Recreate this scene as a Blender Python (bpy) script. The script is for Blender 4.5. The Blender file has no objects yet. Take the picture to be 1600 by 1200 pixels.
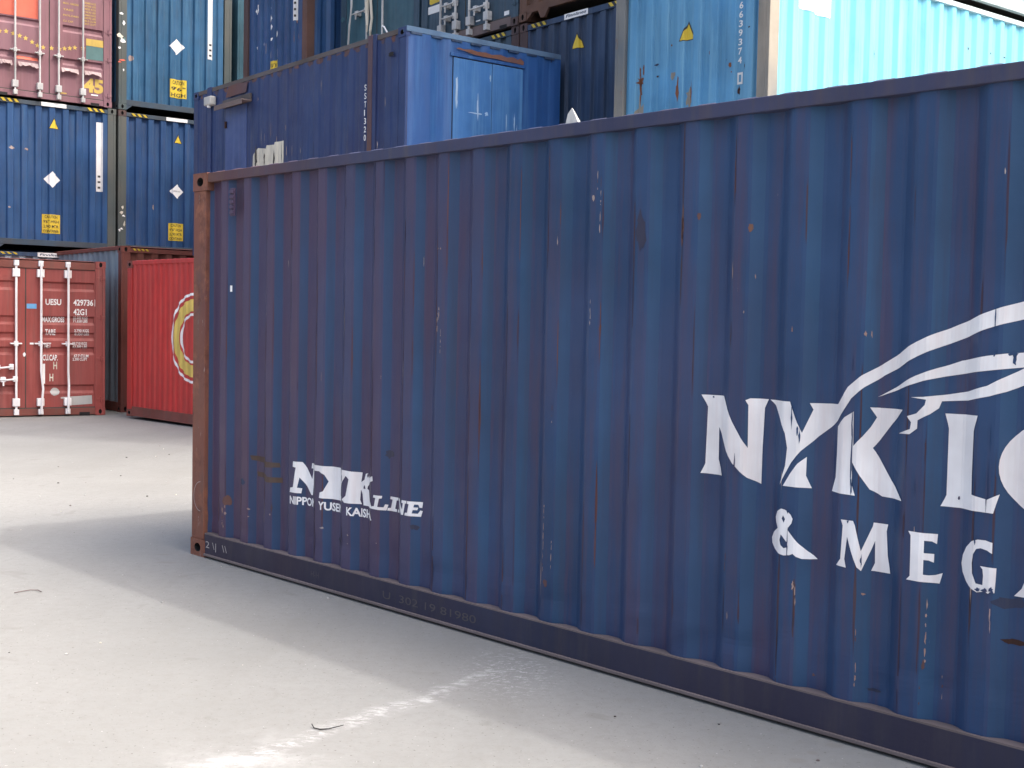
import bpy, bmesh, math, random
from mathutils import Vector, Matrix, geometry, noise

# ------------------------------------------------------------------ camera, world, sun
scene = bpy.context.scene
COL = scene.collection
FPX, PITCH, ROLL, CAMH = 1940.5, -0.0505, -0.0203, 1.6408
fw = Vector((0, math.cos(PITCH), math.sin(PITCH)))
rt = Vector((1, 0, 0))
dn = fw.cross(rt)
c_, s_ = math.cos(ROLL), math.sin(ROLL)
rt2 = c_ * rt + s_ * dn
dn2 = -s_ * rt + c_ * dn
cam = bpy.data.cameras.new('camera')
camo = bpy.data.objects.new('camera', cam)
COL.objects.link(camo)
m3 = Matrix((rt2, -dn2, -fw)).transposed()
camo.matrix_world = Matrix.Translation((0, 0, CAMH)) @ m3.to_4x4()
cam.sensor_width = 36
cam.lens = 36 * FPX / 1600
cam.clip_start = 0.05
cam.clip_end = 3000
scene.camera = camo

SUNV = Vector((-1.873, 0.692, -2.591)).normalized()          # direction the light travels
sl = bpy.data.lights.new('sun', 'SUN')
sl.energy = 0.5
sl.angle = math.radians(1.4)
sl.color = (1.0, 0.985, 0.95)
so = bpy.data.objects.new('sun', sl)
COL.objects.link(so)
so.rotation_euler = SUNV.to_track_quat('-Z', 'Y').to_euler()
w = bpy.data.worlds.new('World')
scene.world = w
w.use_nodes = True
nt = w.node_tree
nt.nodes.clear()
sky = nt.nodes.new('ShaderNodeTexSky')
sky.sky_type = 'NISHITA'
sky.sun_disc = False
sky.sun_elevation = math.radians(52.4)
sky.sun_rotation = math.atan2(-SUNV.x, -SUNV.y)
sky.air_density = 1.0
sky.dust_density = 10.0
sky.ozone_density = 2.4
bg = nt.nodes.new('ShaderNodeBackground')
bg.inputs['Strength'].default_value = 0.15
wo = nt.nodes.new('ShaderNodeOutputWorld')
nt.links.new(sky.outputs[0], bg.inputs[0])
nt.links.new(bg.outputs[0], wo.inputs[0])
scene.view_settings.view_transform = 'Standard'
scene.view_settings.look = 'None'
scene.view_settings.gamma = 1
scene.view_settings.exposure = 1.52
scene.cycles.max_bounces = 8
scene.cycles.diffuse_bounces = 5

# ------------------------------------------------------------------ materials
def mat(name, base=(0.5, 0.5, 0.5), tint=None, streak=None, rust=0.0, chip=0.0, rough=0.5, spec=0.4,
        metal=0.0, seed=0.0, bump=0.25, dent=0.0, grime=0.25, fade_x=None, rustcol=(0.16, 0.055, 0.028), rscale=2.2, chipcol=(0.42, 0.36, 0.33), chipmask=(0.5, 0.6)):
    """weathered paint; everything in object (container) coordinates"""
    m = bpy.data.materials.new(name)
    m.use_nodes = True
    t = m.node_tree
    N, Lk = t.nodes, t.links
    bs = N['Principled BSDF']
    bs.inputs['Metallic'].default_value = metal
    bs.inputs['Specular IOR Level'].default_value = spec
    tc = N.new('ShaderNodeTexCoord')
    def mp(scale, off=0.0):
        q = N.new('ShaderNodeMapping')
        q.inputs['Scale'].default_value = scale
        q.inputs['Location'].default_value = (seed * 3.7 + off, seed * 1.9 + off, seed * 2.3)
        Lk.new(tc.outputs['Object'], q.inputs['Vector'])
        return q.outputs[0]
    def noi(vec, scale, det=4, ro=0.6):
        q = N.new('ShaderNodeTexNoise')
        q.inputs['Scale'].default_value = scale
        q.inputs['Detail'].default_value = det
        q.inputs['Roughness'].default_value = ro
        Lk.new(vec, q.inputs['Vector'])
        return q.outputs['Fac']
    def ramp(fac, a, b, va=0.0, vb=1.0):
        q = N.new('ShaderNodeMapRange')
        q.inputs['From Min'].default_value = a
        q.inputs['From Max'].default_value = b
        q.inputs['To Min'].default_value = va
        q.inputs['To Max'].default_value = vb
        Lk.new(fac, q.inputs['Value'])
        return q.outputs[0]
    def mix(fac, a, b):
        q = N.new('ShaderNodeMix')
        q.data_type = 'RGBA'
        if isinstance(fac, float): q.inputs['Factor'].default_value = fac
        else: Lk.new(fac, q.inputs['Factor'])
        for k, v in (('A', a), ('B', b)):
            s = [i for i in q.inputs if i.name == k and i.type == 'RGBA'][0]
            if isinstance(v, tuple): s.default_value = (*v, 1)
            else: Lk.new(v, s)
        return [o for o in q.outputs if o.type == 'RGBA'][0]
    def mul(a, b):
        q = N.new('ShaderNodeMath'); q.operation = 'MULTIPLY'
        for i, v in enumerate((a, b)):
            if isinstance(v, float): q.inputs[i].default_value = v
            else: Lk.new(v, q.inputs[i])
        return q.outputs[0]
    o = mp((1, 1, 1))
    dark = tuple(x * 0.78 for x in base)
    light = tuple(min(1, x * 1.2 + 0.008) for x in base)
    c = mix(ramp(noi(o, 1.3, 5), 0.3, 0.7), dark, light)
    if tint:
        n = ramp(noi(mp((1.0, 1.0, 0.5), 5.1), 0.9, 3), 0.38, 0.66)
        if fade_x:
            sx = N.new('ShaderNodeSeparateXYZ')
            Lk.new(tc.outputs['Object'], sx.inputs[0])
            n2 = ramp(sx.outputs['X'], fade_x[0], fade_x[1], fade_x[2], fade_x[3])
            q = N.new('ShaderNodeMath'); q.operation = 'ADD'; q.use_clamp = True
            Lk.new(mul(n, 0.55), q.inputs[0]); Lk.new(n2, q.inputs[1])
            n = q.outputs[0]
        c = mix(n, c, tint)
    if streak:
        n = ramp(noi(mp((11, 11, 0.55), 2.2), 1.0, 5, 0.7), 0.47, 0.74, 0, 0.8)
        c = mix(n, c, streak)
    if grime:
        n = ramp(noi(mp((7, 7, 0.8), 9.2), 1.3, 5, 0.7), 0.5, 0.85, 0, grime * 1.6)
        c = mix(n, c, (0.10, 0.085, 0.07))
    if rust > 0:
        n1 = noi(mp((1.2, 1.2, 0.55), 7.7), rscale, 8, 0.72)
        th = 0.78 - 0.33 * rust
        rc = mix(ramp(noi(o, 14, 4), 0.35, 0.65), rustcol, (rustcol[0] * 2.1, rustcol[1] * 2.2, rustcol[2] * 1.9))
        c = mix(ramp(n1, th, th + 0.09), c, rc)
    if chip > 0:
        n1 = ramp(noi(mp((26, 26, 3.0), 1.1), 1.6, 6, 0.75), 0.735 - chip * 0.05, 0.75 - chip * 0.05)
        n2 = ramp(noi(mp((1.6, 1.6, 0.8), 3.1), 1.0, 3), chipmask[0], chipmask[1])
        c = mix(mul(mul(n1, n2), 0.85), c, chipcol)
    Lk.new(c, bs.inputs['Base Color'])
    r = ramp(noi(o, 4.0, 5), 0.3, 0.7, rough - 0.07, rough + 0.12)
    Lk.new(r, bs.inputs['Roughness'])
    b1 = N.new('ShaderNodeBump')
    b1.inputs['Strength'].default_value = bump
    b1.inputs['Distance'].default_value = 0.003
    Lk.new(noi(o, 45, 5), b1.inputs['Height'])
    if dent:
        b2 = N.new('ShaderNodeBump')
        b2.inputs['Strength'].default_value = dent
        b2.inputs['Distance'].default_value = 0.03
        Lk.new(noi(o, 2.4, 2, 0.45), b2.inputs['Height'])
        Lk.new(b2.outputs[0], b1.inputs['Normal'])
    Lk.new(b1.outputs[0], bs.inputs['Normal'])
    return m

M = {}
def simple(name, col, rough=0.55, **k):
    M[name] = mat(name, base=col, rough=rough, grime=k.pop('grime', 0.1), bump=0.1, **k)
simple('white_paint', (0.88, 0.84, 0.83), 0.5, spec=0.35, grime=0.08, streak=(.74, .66, .64), chip=.9, chipcol=(.03, .05, .12), chipmask=(.42, .55))
simple('rail_ledge', (0.17, 0.135, 0.13), 0.85, grime=0.3)
simple('flap', (0.36, 0.27, 0.27), 0.7, grime=0.3)
simple('white_sticker', (0.84, 0.84, 0.82), 0.5, grime=0.04)
simple('yellow', (0.62, 0.45, 0.035), 0.5, grime=0.15)
simple('black', (0.03, 0.03, 0.03), 0.6)
simple('dark', (0.012, 0.011, 0.012), 0.8)
simple('galv', (0.50, 0.50, 0.49), 0.45, rust=0.25, grime=0.3)
simple('gasket', (0.06, 0.055, 0.05), 0.8)
simple('chalk', (0.42, 0.38, 0.36), 0.9)
simple('rust', (0.20, 0.075, 0.035), 0.85, grime=0.5)
simple('rust_dark', (0.05, 0.02, 0.014), 0.85)
simple('shard', (0.55, 0.55, 0.52), 0.5, grime=0.5)
simple('cream', (0.62, 0.58, 0.48), 0.6, grime=0.3)
simple('skyblue_patch', (0.16, 0.42, 0.72), 0.5)
simple('grey_patch', (0.42, 0.42, 0.40), 0.6)
simple('teal_patch', (0.10, 0.20, 0.20), 0.6)
simple('orange_red', (0.62, 0.13, 0.08), 0.6)
simple('gold', (0.60, 0.42, 0.10), 0.6, grime=0.2)
simple('band_yellow', (0.68, 0.50, 0.12), 0.6, grime=0.1)
simple('rail_dust', (0.17, 0.13, 0.125), 0.85)

# ------------------------------------------------------------------ mesh helpers
class MB:
    def __init__(s): s.v = []; s.f = []; s.m = []; s.mats = []
    def mi(s, name):
        if name not in s.mats: s.mats.append(name)
        return s.mats.index(name)
    def face(s, pts, mt):
        i = len(s.v); s.v += [tuple(p) for p in pts]
        s.f.append(tuple(range(i, i + len(pts)))); s.m.append(s.mi(mt))
    def quads(s, vs, fs, mt):
        i = len(s.v); s.v += [tuple(p) for p in vs]
        k = s.mi(mt)
        for f in fs: s.f.append(tuple(i + j for j in f)); s.m.append(k)
    def box(s, a, b, mt, bev=0.0):
        x0, y0, z0 = a; x1, y1, z1 = b
        if x0 > x1: x0, x1 = x1, x0
        if y0 > y1: y0, y1 = y1, y0
        if z0 > z1: z0, z1 = z1, z0
        if bev <= 0:
            vs = [(x0, y0, z0), (x1, y0, z0), (x1, y1, z0), (x0, y1, z0), (x0, y0, z1), (x1, y0, z1), (x1, y1, z1), (x0, y1, z1)]
            s.quads(vs, [(0, 3, 2, 1), (4, 5, 6, 7), (0, 1, 5, 4), (1, 2, 6, 5), (2, 3, 7, 6), (3, 0, 4, 7)], mt)
            return
        bm = bmesh.new()
        bmesh.ops.create_cube(bm, size=1)
        for v in bm.verts:
            v.co = Vector(((x0 + x1) / 2 + v.co.x * (x1 - x0), (y0 + y1) / 2 + v.co.y * (y1 - y0), (z0 + z1) / 2 + v.co.z * (z1 - z0)))
        bmesh.ops.bevel(bm, geom=bm.edges[:], offset=bev, segments=2, affect='EDGES', profile=0.5)
        bm.verts.index_update()
        s.quads([v.co[:] for v in bm.verts], [tuple(v.index for v in f.verts) for f in bm.faces], mt)
        bm.free()
    def tube(s, pts, r, mt, n=8, caps=True):
        pts = [Vector(p) for p in pts]
        rings = []
        for i, p in enumerate(pts):
            d = (pts[min(i + 1, len(pts) - 1)] - pts[max(i - 1, 0)]).normalized()
            u = d.cross(Vector((0, 0, 1)))
            if u.length < 0.1: u = d.cross(Vector((1, 0, 0)))
            u.normalize(); v = d.cross(u)
            rr = r[i] if isinstance(r, (list, tuple)) else r
            rings.append([p + rr * (math.cos(2 * math.pi * k / n) * u + math.sin(2 * math.pi * k / n) * v) for k in range(n)])
        vs = [q for R in rings for q in R]
        fs = [(i * n + k, i * n + (k + 1) % n, (i + 1) * n + (k + 1) % n, (i + 1) * n + k) for i in range(len(pts) - 1) for k in range(n)]
        if caps: fs += [tuple(range(n))[::-1], tuple(range((len(pts) - 1) * n, len(pts) * n))]
        s.quads(vs, fs, mt)
    def build(s, name, parent=None):
        me = bpy.data.meshes.new(name)
        me.from_pydata(s.v, [], s.f)
        for k in s.mats: me.materials.append(M[k])
        me.polygons.foreach_set('material_index', s.m)
        bm = bmesh.new(); bm.from_mesh(me)
        bmesh.ops.remove_doubles(bm, verts=bm.verts, dist=1e-5)
        bmesh.ops.recalc_face_normals(bm, faces=bm.faces)
        bm.to_mesh(me); bm.free()
        me.update()
        o = bpy.data.objects.new(name, me)
        COL.objects.link(o)
        if parent: o.parent = parent
        return o

def profile(u0, u1, start, out, down, inn, up, depth, base, rnd=0.004, phase=0.0):
    """trapezoid wave as [(u, recess)]; outer flats begin at start + n*pitch"""
    pitch = out + down + inn + up
    pts = []
    n0 = int(math.floor((u0 - start) / pitch)) - 1
    n1 = int(math.ceil((u1 - start) / pitch)) + 1
    raw = []
    for n in range(n0, n1):
        b = start + n * pitch
        raw += [(b, base), (b + out, base), (b + out + down, base + depth), (b + out + down + inn, base + depth)]
    def ev(u):
        for (a, da), (b, db) in zip(raw, raw[1:]):
            if a <= u <= b: return da + (db - da) * (u - a) / max(1e-9, b - a)
        return base
    us = [u0, u1]
    for (a, _) in raw:
        for e in ((-rnd, rnd) if rnd else (0,)):
            if u0 < a + e < u1: us.append(a + e)
    us = sorted(set(round(u, 5) for u in us))
    return [(u, ev(u)) for u in us]

def pev(prof, u):
    if u <= prof[0][0]: return prof[0][1]
    for (a, da), (b, db) in zip(prof, prof[1:]):
        if a <= u <= b: return da + (db - da) * (u - a) / max(1e-9, b - a)
    return prof[-1][1]

class Face:
    """a wall of a container: s runs left to right as seen from outside"""
    def __init__(f, kind, L, W, prof=None, zprof=None, base=0.0, rng=None):
        f.kind, f.L, f.W, f.prof, f.zprof, f.base, f.rng = kind, L, W, prof, zprof, base, rng
    def to(f, s, z, out):
        if f.kind == 'side0': return (s, -out, z)
        if f.kind == 'sideW': return (f.L - s, f.W + out, z)
        if f.kind == 'end0': return (-out, f.W - s, z)
        if f.kind == 'endL': return (f.L + out, s, z)
    def depth(f, s, z):
        if f.prof: return pev(f.prof, s)
        if f.zprof:
            for (a, b, zp) in f.zprof:
                if a <= s <= b: return pev(zp, z)
        return f.base
    def mesh_tris(f, verts2, faces, mt, name, parent, lift=0.003, mb=None):
        bm = bmesh.new()
        vs = [bm.verts.new((p[0], p[1], 0)) for p in verts2]
        for fc in faces:
            try: bm.faces.new([vs[i] for i in fc])
            except ValueError: pass
        bmesh.ops.remove_doubles(bm, verts=bm.verts, dist=1e-5)
        xs = [v.co.x for v in bm.verts]; ys = [v.co.y for v in bm.verts]
        if not xs: bm.free(); return None
        cuts = []
        if f.prof: cuts = [((u, 0, 0), (1, 0, 0)) for u, _ in f.prof if min(xs) < u < max(xs)]
        if f.zprof:
            for (a, b, zp) in f.zprof:
                cuts += [((0, u, 0), (0, 1, 0)) for u, _ in zp if min(ys) < u < max(ys)]
        for co, no in cuts:
            bmesh.ops.bisect_plane(bm, geom=bm.verts[:] + bm.edges[:] + bm.faces[:], plane_co=co, plane_no=no, dist=1e-6)
        for v in bm.verts:
            s, z = v.co.x, v.co.y
            v.co = Vector(f.to(s, z, lift - f.depth(s, z)))
        bm.verts.index_update()
        own = mb is None
        if own: mb = MB()
        mb.quads([v.co[:] for v in bm.verts], [tuple(v.index for v in fc.verts) for fc in bm.faces], mt)
        bm.free()
        if own: return mb.build(name, parent)
    def poly(f, loops, mt, name=None, parent=None, lift=0.003, mb=None):
        if not isinstance(loops[0][0], (tuple, list)): loops = [loops]
        vl = [[Vector((p[0], p[1], 0)) for p in lp] for lp in loops]
        tris = geometry.tessellate_polygon(vl)
        flat = [p for lp in loops for p in lp]
        return f.mesh_tris(flat, tris, mt, name, parent, lift, mb)
    def rect(f, s0, z0, s1, z1, mt, name=None, parent=None, lift=0.003, mb=None):
        return f.poly([(s0, z0), (s1, z0), (s1, z1), (s0, z1)], mt, name, parent, lift, mb)
    def text(f, body, s, z, h, mt, name=None, parent=None, lift=0.003, mb=None, width=None, bold=0.0, shear=0.0, vertical=False, align='LEFT'):
        """text with cap height h, baseline at z"""
        vv, ff = text_mesh(body, bold, shear)
        if not vv: return
        k = h / 0.70
        x0 = min(p[0] for p in vv); x1 = max(p[0] for p in vv)
        kx = k if width is None else width / (x1 - x0)
        off = 0 if align == 'LEFT' else -(x1 - x0) * kx * 0.5
        pts = [(s + off + (p[0] - x0) * kx, z + p[1] * k) for p in vv]
        return f.mesh_tris(pts, ff, mt, name, parent, lift, mb)

_tc = {}
def text_mesh(body, bold=0.0, shear=0.0):
    key = (body, bold, shear)
    if key in _tc: return _tc[key]
    cu = bpy.data.curves.new('lettering', 'FONT')
    cu.body = body; cu.offset = bold; cu.shear = shear; cu.size = 1.0; cu.resolution_u = 3
    ob = bpy.data.objects.new('lettering', cu)
    COL.objects.link(ob)
    bpy.context.view_layer.update()
    me = bpy.data.meshes.new_from_object(ob)
    r = ([(v.co.x, v.co.y) for v in me.vertices], [tuple(p.vertices) for p in me.polygons])
    bpy.data.objects.remove(ob); bpy.data.meshes.remove(me); bpy.data.curves.remove(cu)
    _tc[key] = r
    return r

def blob(cx, cz, rx, rz, n=14, seed=0, j=0.35):
    R = random.Random(seed * 7919 + int(cx * 1000) + int(cz * 317))
    return [(cx + rx * (1 + R.uniform(-j, j)) * math.cos(2 * math.pi * k / n), cz + rz * (1 + R.uniform(-j, j)) * math.sin(2 * math.pi * k / n)) for k in range(n)]
def circle(cx, cz, r, n=48): return [(cx + r * math.cos(2 * math.pi * k / n), cz + r * math.sin(2 * math.pi * k / n)) for k in range(n)]

def thing(name, label, cat, loc, yaw=0.0, group=None):
    o = bpy.data.objects.new(name, None)
    COL.objects.link(o)
    o.empty_display_size = 0.3
    o.location = loc; o.rotation_euler = (0, 0, yaw)
    o['label'] = label; o['category'] = cat
    if group: o['group'] = group
    return o
def tag(o, label=None, cat=None, group=None, kind=None):
    for k, v in (('label', label), ('category', cat), ('group', group), ('kind', kind)):
        if v: o[k] = v
    return o

# ------------------------------------------------------------------ shipping container
def casting(mb, x, y, z, sx, sy, mt, top):
    """corner casting, outer corner at (x,y); sx,sy = direction into the container"""
    wx, wy, h, e = 0.178, 0.162, 0.118, 0.004
    x0, y0 = x - sx * e, y - sy * e
    x1, y1 = x + sx * wx, y + sy * wy
    z0, z1 = z, z + h
    def ring(o, U, V, n_, wu, wv, ru, rv):
        o, U, V, n_ = Vector(o), Vector(U), Vector(V), Vector(n_)
        K = 16
        cen = o + U * wu / 2 + V * wv / 2
        sq = []; ov = []; bk = []
        for k in range(K):
            a = 2 * math.pi * (k + 0.5) / K
            ca, sa = math.cos(a), math.sin(a)
            t = 1 / max(abs(ca) / (wu / 2), abs(sa) / (wv / 2))
            sq.append(cen + U * ca * t + V * sa * t)
            ov.append(cen + U * ca * ru + V * sa * rv)
            bk.append(ov[-1] - n_ * 0.045)
        for k in range(K):
            j = (k + 1) % K
            mb.face([sq[k], sq[j], ov[j], ov[k]], mt)
            mb.face([ov[k], ov[j], bk[j], bk[k]], 'dark')
        mb.face(bk, 'dark')
        cs = [o, o + U * wu, o + U * wu + V * wv, o + V * wv]
        for c in cs:   # fill the corners
            near = sorted(range(K), key=lambda k: (sq[k] - c).length)[:2]
            mb.face([c, sq[near[0]], sq[near[1]]], mt)
    ring((x0, y0, z0), (0, sy, 0), (0, 0, 1), (-sx, 0, 0), wy + e, h, 0.026, 0.040)
    ring((x0, y0, z0), (sx, 0, 0), (0, 0, 1), (0, -sy, 0), wx + e, h, 0.040, 0.030)
    zz = z1 if top else z0
    mb.face([(x0, y0, z1), (x1, y0, z1), (x1, y1, z1), (x0, y1, z1)], mt)
    mb.face([(x0, y0, z0), (x1, y0, z0), (x1, y1, z0), (x0, y1, z0)], mt)
    mb.face([(x1, y0, z0), (x1, y1, z0), (x1, y1, z1), (x1, y0, z1)], mt)
    mb.face([(x0, y1, z0), (x1, y1, z0), (x1, y1, z1), (x0, y1, z1)], mt)

SIDE = dict(out=.076, down=.062, inn=.0747, up=.062, depth=.040, base=.016)
ENDP = dict(out=.112, down=.019, inn=.112, up=.019, depth=.044, base=.012)
W_ = 2.438

def container(name, label, loc, yaw, L, H, paint, post=None, rail=None, side=None, end=None, ends=0.30, s0=0.324,
              front='corrugated', group=None, cat='shipping container', header_z=(0.10, 0.035), sill=True, roofbump=0.012,
              cast=None, rnd=0.004, wd=None, door=None, full=True, toprail=None):
    W = wd or W_
    post = post or paint; rail = rail or paint; cast = cast or post; toprail = toprail or rail
    T = thing(name, label, cat, loc, yaw, group)
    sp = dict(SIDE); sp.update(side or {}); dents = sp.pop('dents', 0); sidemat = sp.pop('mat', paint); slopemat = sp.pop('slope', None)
    ep = dict(ENDP); ep.update(end or {})
    # castings
    for ix, (x, sx) in enumerate(((0, 1), (L, -1))):
        for (y, sy) in ((0, 1), (W, -1)):
            for z, top in ((0, False), (H - .118, True)):
                mb = MB(); casting(mb, x, y, z, sx, sy, cast, top); mb.build('corner_casting', T)
            mb = MB()
            zA, zB = .118, H - .118
            # L-shaped post
            mb.box((x, y, zA), (x + sx * .155, y + sy * .05, zB), post, .006)
            mb.box((x, y + sy * .05, zA), (x + sx * .07, y + sy * .165, zB), post, .006)
            mb.build('corner_post', T)
    # side rails
    for (y, sy) in ((0, 1), (W, -1)):
        mb = MB(); mb.box((.174, y, H - .066), (L - .174, y + sy * .06, H - .004), toprail, .004); mb.build('top_rail', T)
        mb = MB()
        mb.box((.174, y, .030), (L - .174, y + sy * .012, .160), rail)
        mb.box((.174, y + sy * .001, .160), (L - .174, y + sy * .075, .168), 'rail_ledge' if rail == 'nyk_brail' else rail)
        mb.box((.174, y - sy * .010, .014), (L - .174, y + sy * .06, .030), 'rail_ledge' if rail == 'nyk_brail' else rail, .003)
        mb.build('bottom_rail', T)
    # side panels
    faces = {}
    for kind in ('side0', 'sideW'):
        if kind == 'sideW':
            pr = profile(.150, L - .150, s0, rnd=rnd, **sp); 
        else:
            pr = profile(.150, L - .150, s0, rnd=rnd, **sp)
        pr[0] = (pr[0][0], .03); pr[-1] = (pr[-1][0], .03)
        F = Face(kind, L, W, prof=pr); faces[kind] = F
        mb = MB()
        zs = [.166 + .0225 * k for k in range(13)] + [.8, 1.6, H - .06] if dents else [.166, .8, 1.6, H - .06]
        vs = []; fs = []
        for z in zs:
            for (s, d) in pr:
                q = noise.noise(Vector((s * 5.5, z * 9, 3.1))) * max(0, 1 - abs(z - .29) / .14) * dents if dents else 0
                vs.append(F.to(s, z, -d - max(-.002, q)))
        n = len(pr)
        f2 = []
        for r in range(len(zs) - 1):
            for i in range(n - 1):
                q = (r * n + i, r * n + i + 1, (r + 1) * n + i + 1, (r + 1) * n + i)
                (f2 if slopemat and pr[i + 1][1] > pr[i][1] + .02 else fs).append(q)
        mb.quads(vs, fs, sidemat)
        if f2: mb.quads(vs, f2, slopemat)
        F.mb = mb
    # roof: transverse ribs; underside; floor
    mb = MB()
    rp = profile(.17, L - .17, .25, out=.075, down=.03, inn=.075, up=.03, depth=.02, base=0, rnd=0)
    ys = [.012, .034, W / 2, W - .034, W - .012]
    vs = []; fs = []
    for (y, k) in zip(ys, (.12, 1, 1.4, 1, .12)):
        for (s, d) in rp:
            vs.append((s, y, H - .0055 + max(.001, roofbump - d) * k))
    n = len(rp)
    for r in range(4):
        for i in range(n - 1): fs.append((r * n + i, r * n + i + 1, (r + 1) * n + i + 1, (r + 1) * n + i))
    mb.quads(vs, fs, toprail)
    mb.build('roof_panel', T)
    mb = MB(); mb.box((.08, .08, .13), (L - .08, W - .08, .155), 'gasket'); mb.build('floor', T)
    # ends
    for kind in ('end0', 'endL'):
        fx = 0 if kind == 'end0' else L
        dx = 1 if kind == 'end0' else -1
        if kind == 'end0' and front == 'door':
            F = door_end(T, L, W, H, paint, rail, **(door or {}))
            faces['end0'] = F
            continue
        pr = profile(.160, W - .160, ends, rnd=rnd if rnd < .003 else .003, **ep)
        F = Face(kind, L, W, prof=pr); faces[kind] = F
        F.head = Face(kind, L, W, base=-0.001)
        mb = MB()
        zs = [.20, H - header_z[0]]
        vs = [F.to(s, z, -d) for z in zs for (s, d) in pr]; n = len(pr)
        mb.quads(vs, [(i, i + 1, n + i + 1, n + i) for i in range(n - 1)], paint)
        F.mb = mb
        mb = MB()
        mb.box((fx, .165, H - header_z[0] - .012), (fx + dx * .06, W - .165, H - header_z[1]), rail, .003)
        mb.build('header', T)
        mb = MB()   # sill with gussets at the castings
        mb.box((fx, .165, .095), (fx + dx * .06, W - .165, .205), rail, .003)
        for y0, y1 in ((.160, .29), (W - .160, W - .29)):
            for xx in (fx, ):
                a = [(fx + dx * .004, y0, .0), (fx + dx * .004, y1, .10), (fx + dx * .004, y0, .10)]
                b = [(p[0] + dx * .05, p[1], p[2]) for p in a]
                mb.quads(a + b, [(0, 1, 2), (5, 4, 3), (0, 3, 4, 1), (1, 4, 5, 2), (2, 5, 3, 0)], rail)
        mb.build('sill', T)
        # inner shell so nothing can be seen through the gaps
    mb = MB(); mb.box((.075, .075, .17), (L - .075, W - .075, H - .075), 'gasket'); mb.build('inner_lining', T)
    T_faces = faces
    return T, T_faces

def finish(T, F):
    for k, f in F.items():
        if getattr(f, 'mb', None) is not None:
            f.mb.build('side_panel' if k.startswith('side') else 'end_wall', T)
            f.mb = None

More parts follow.
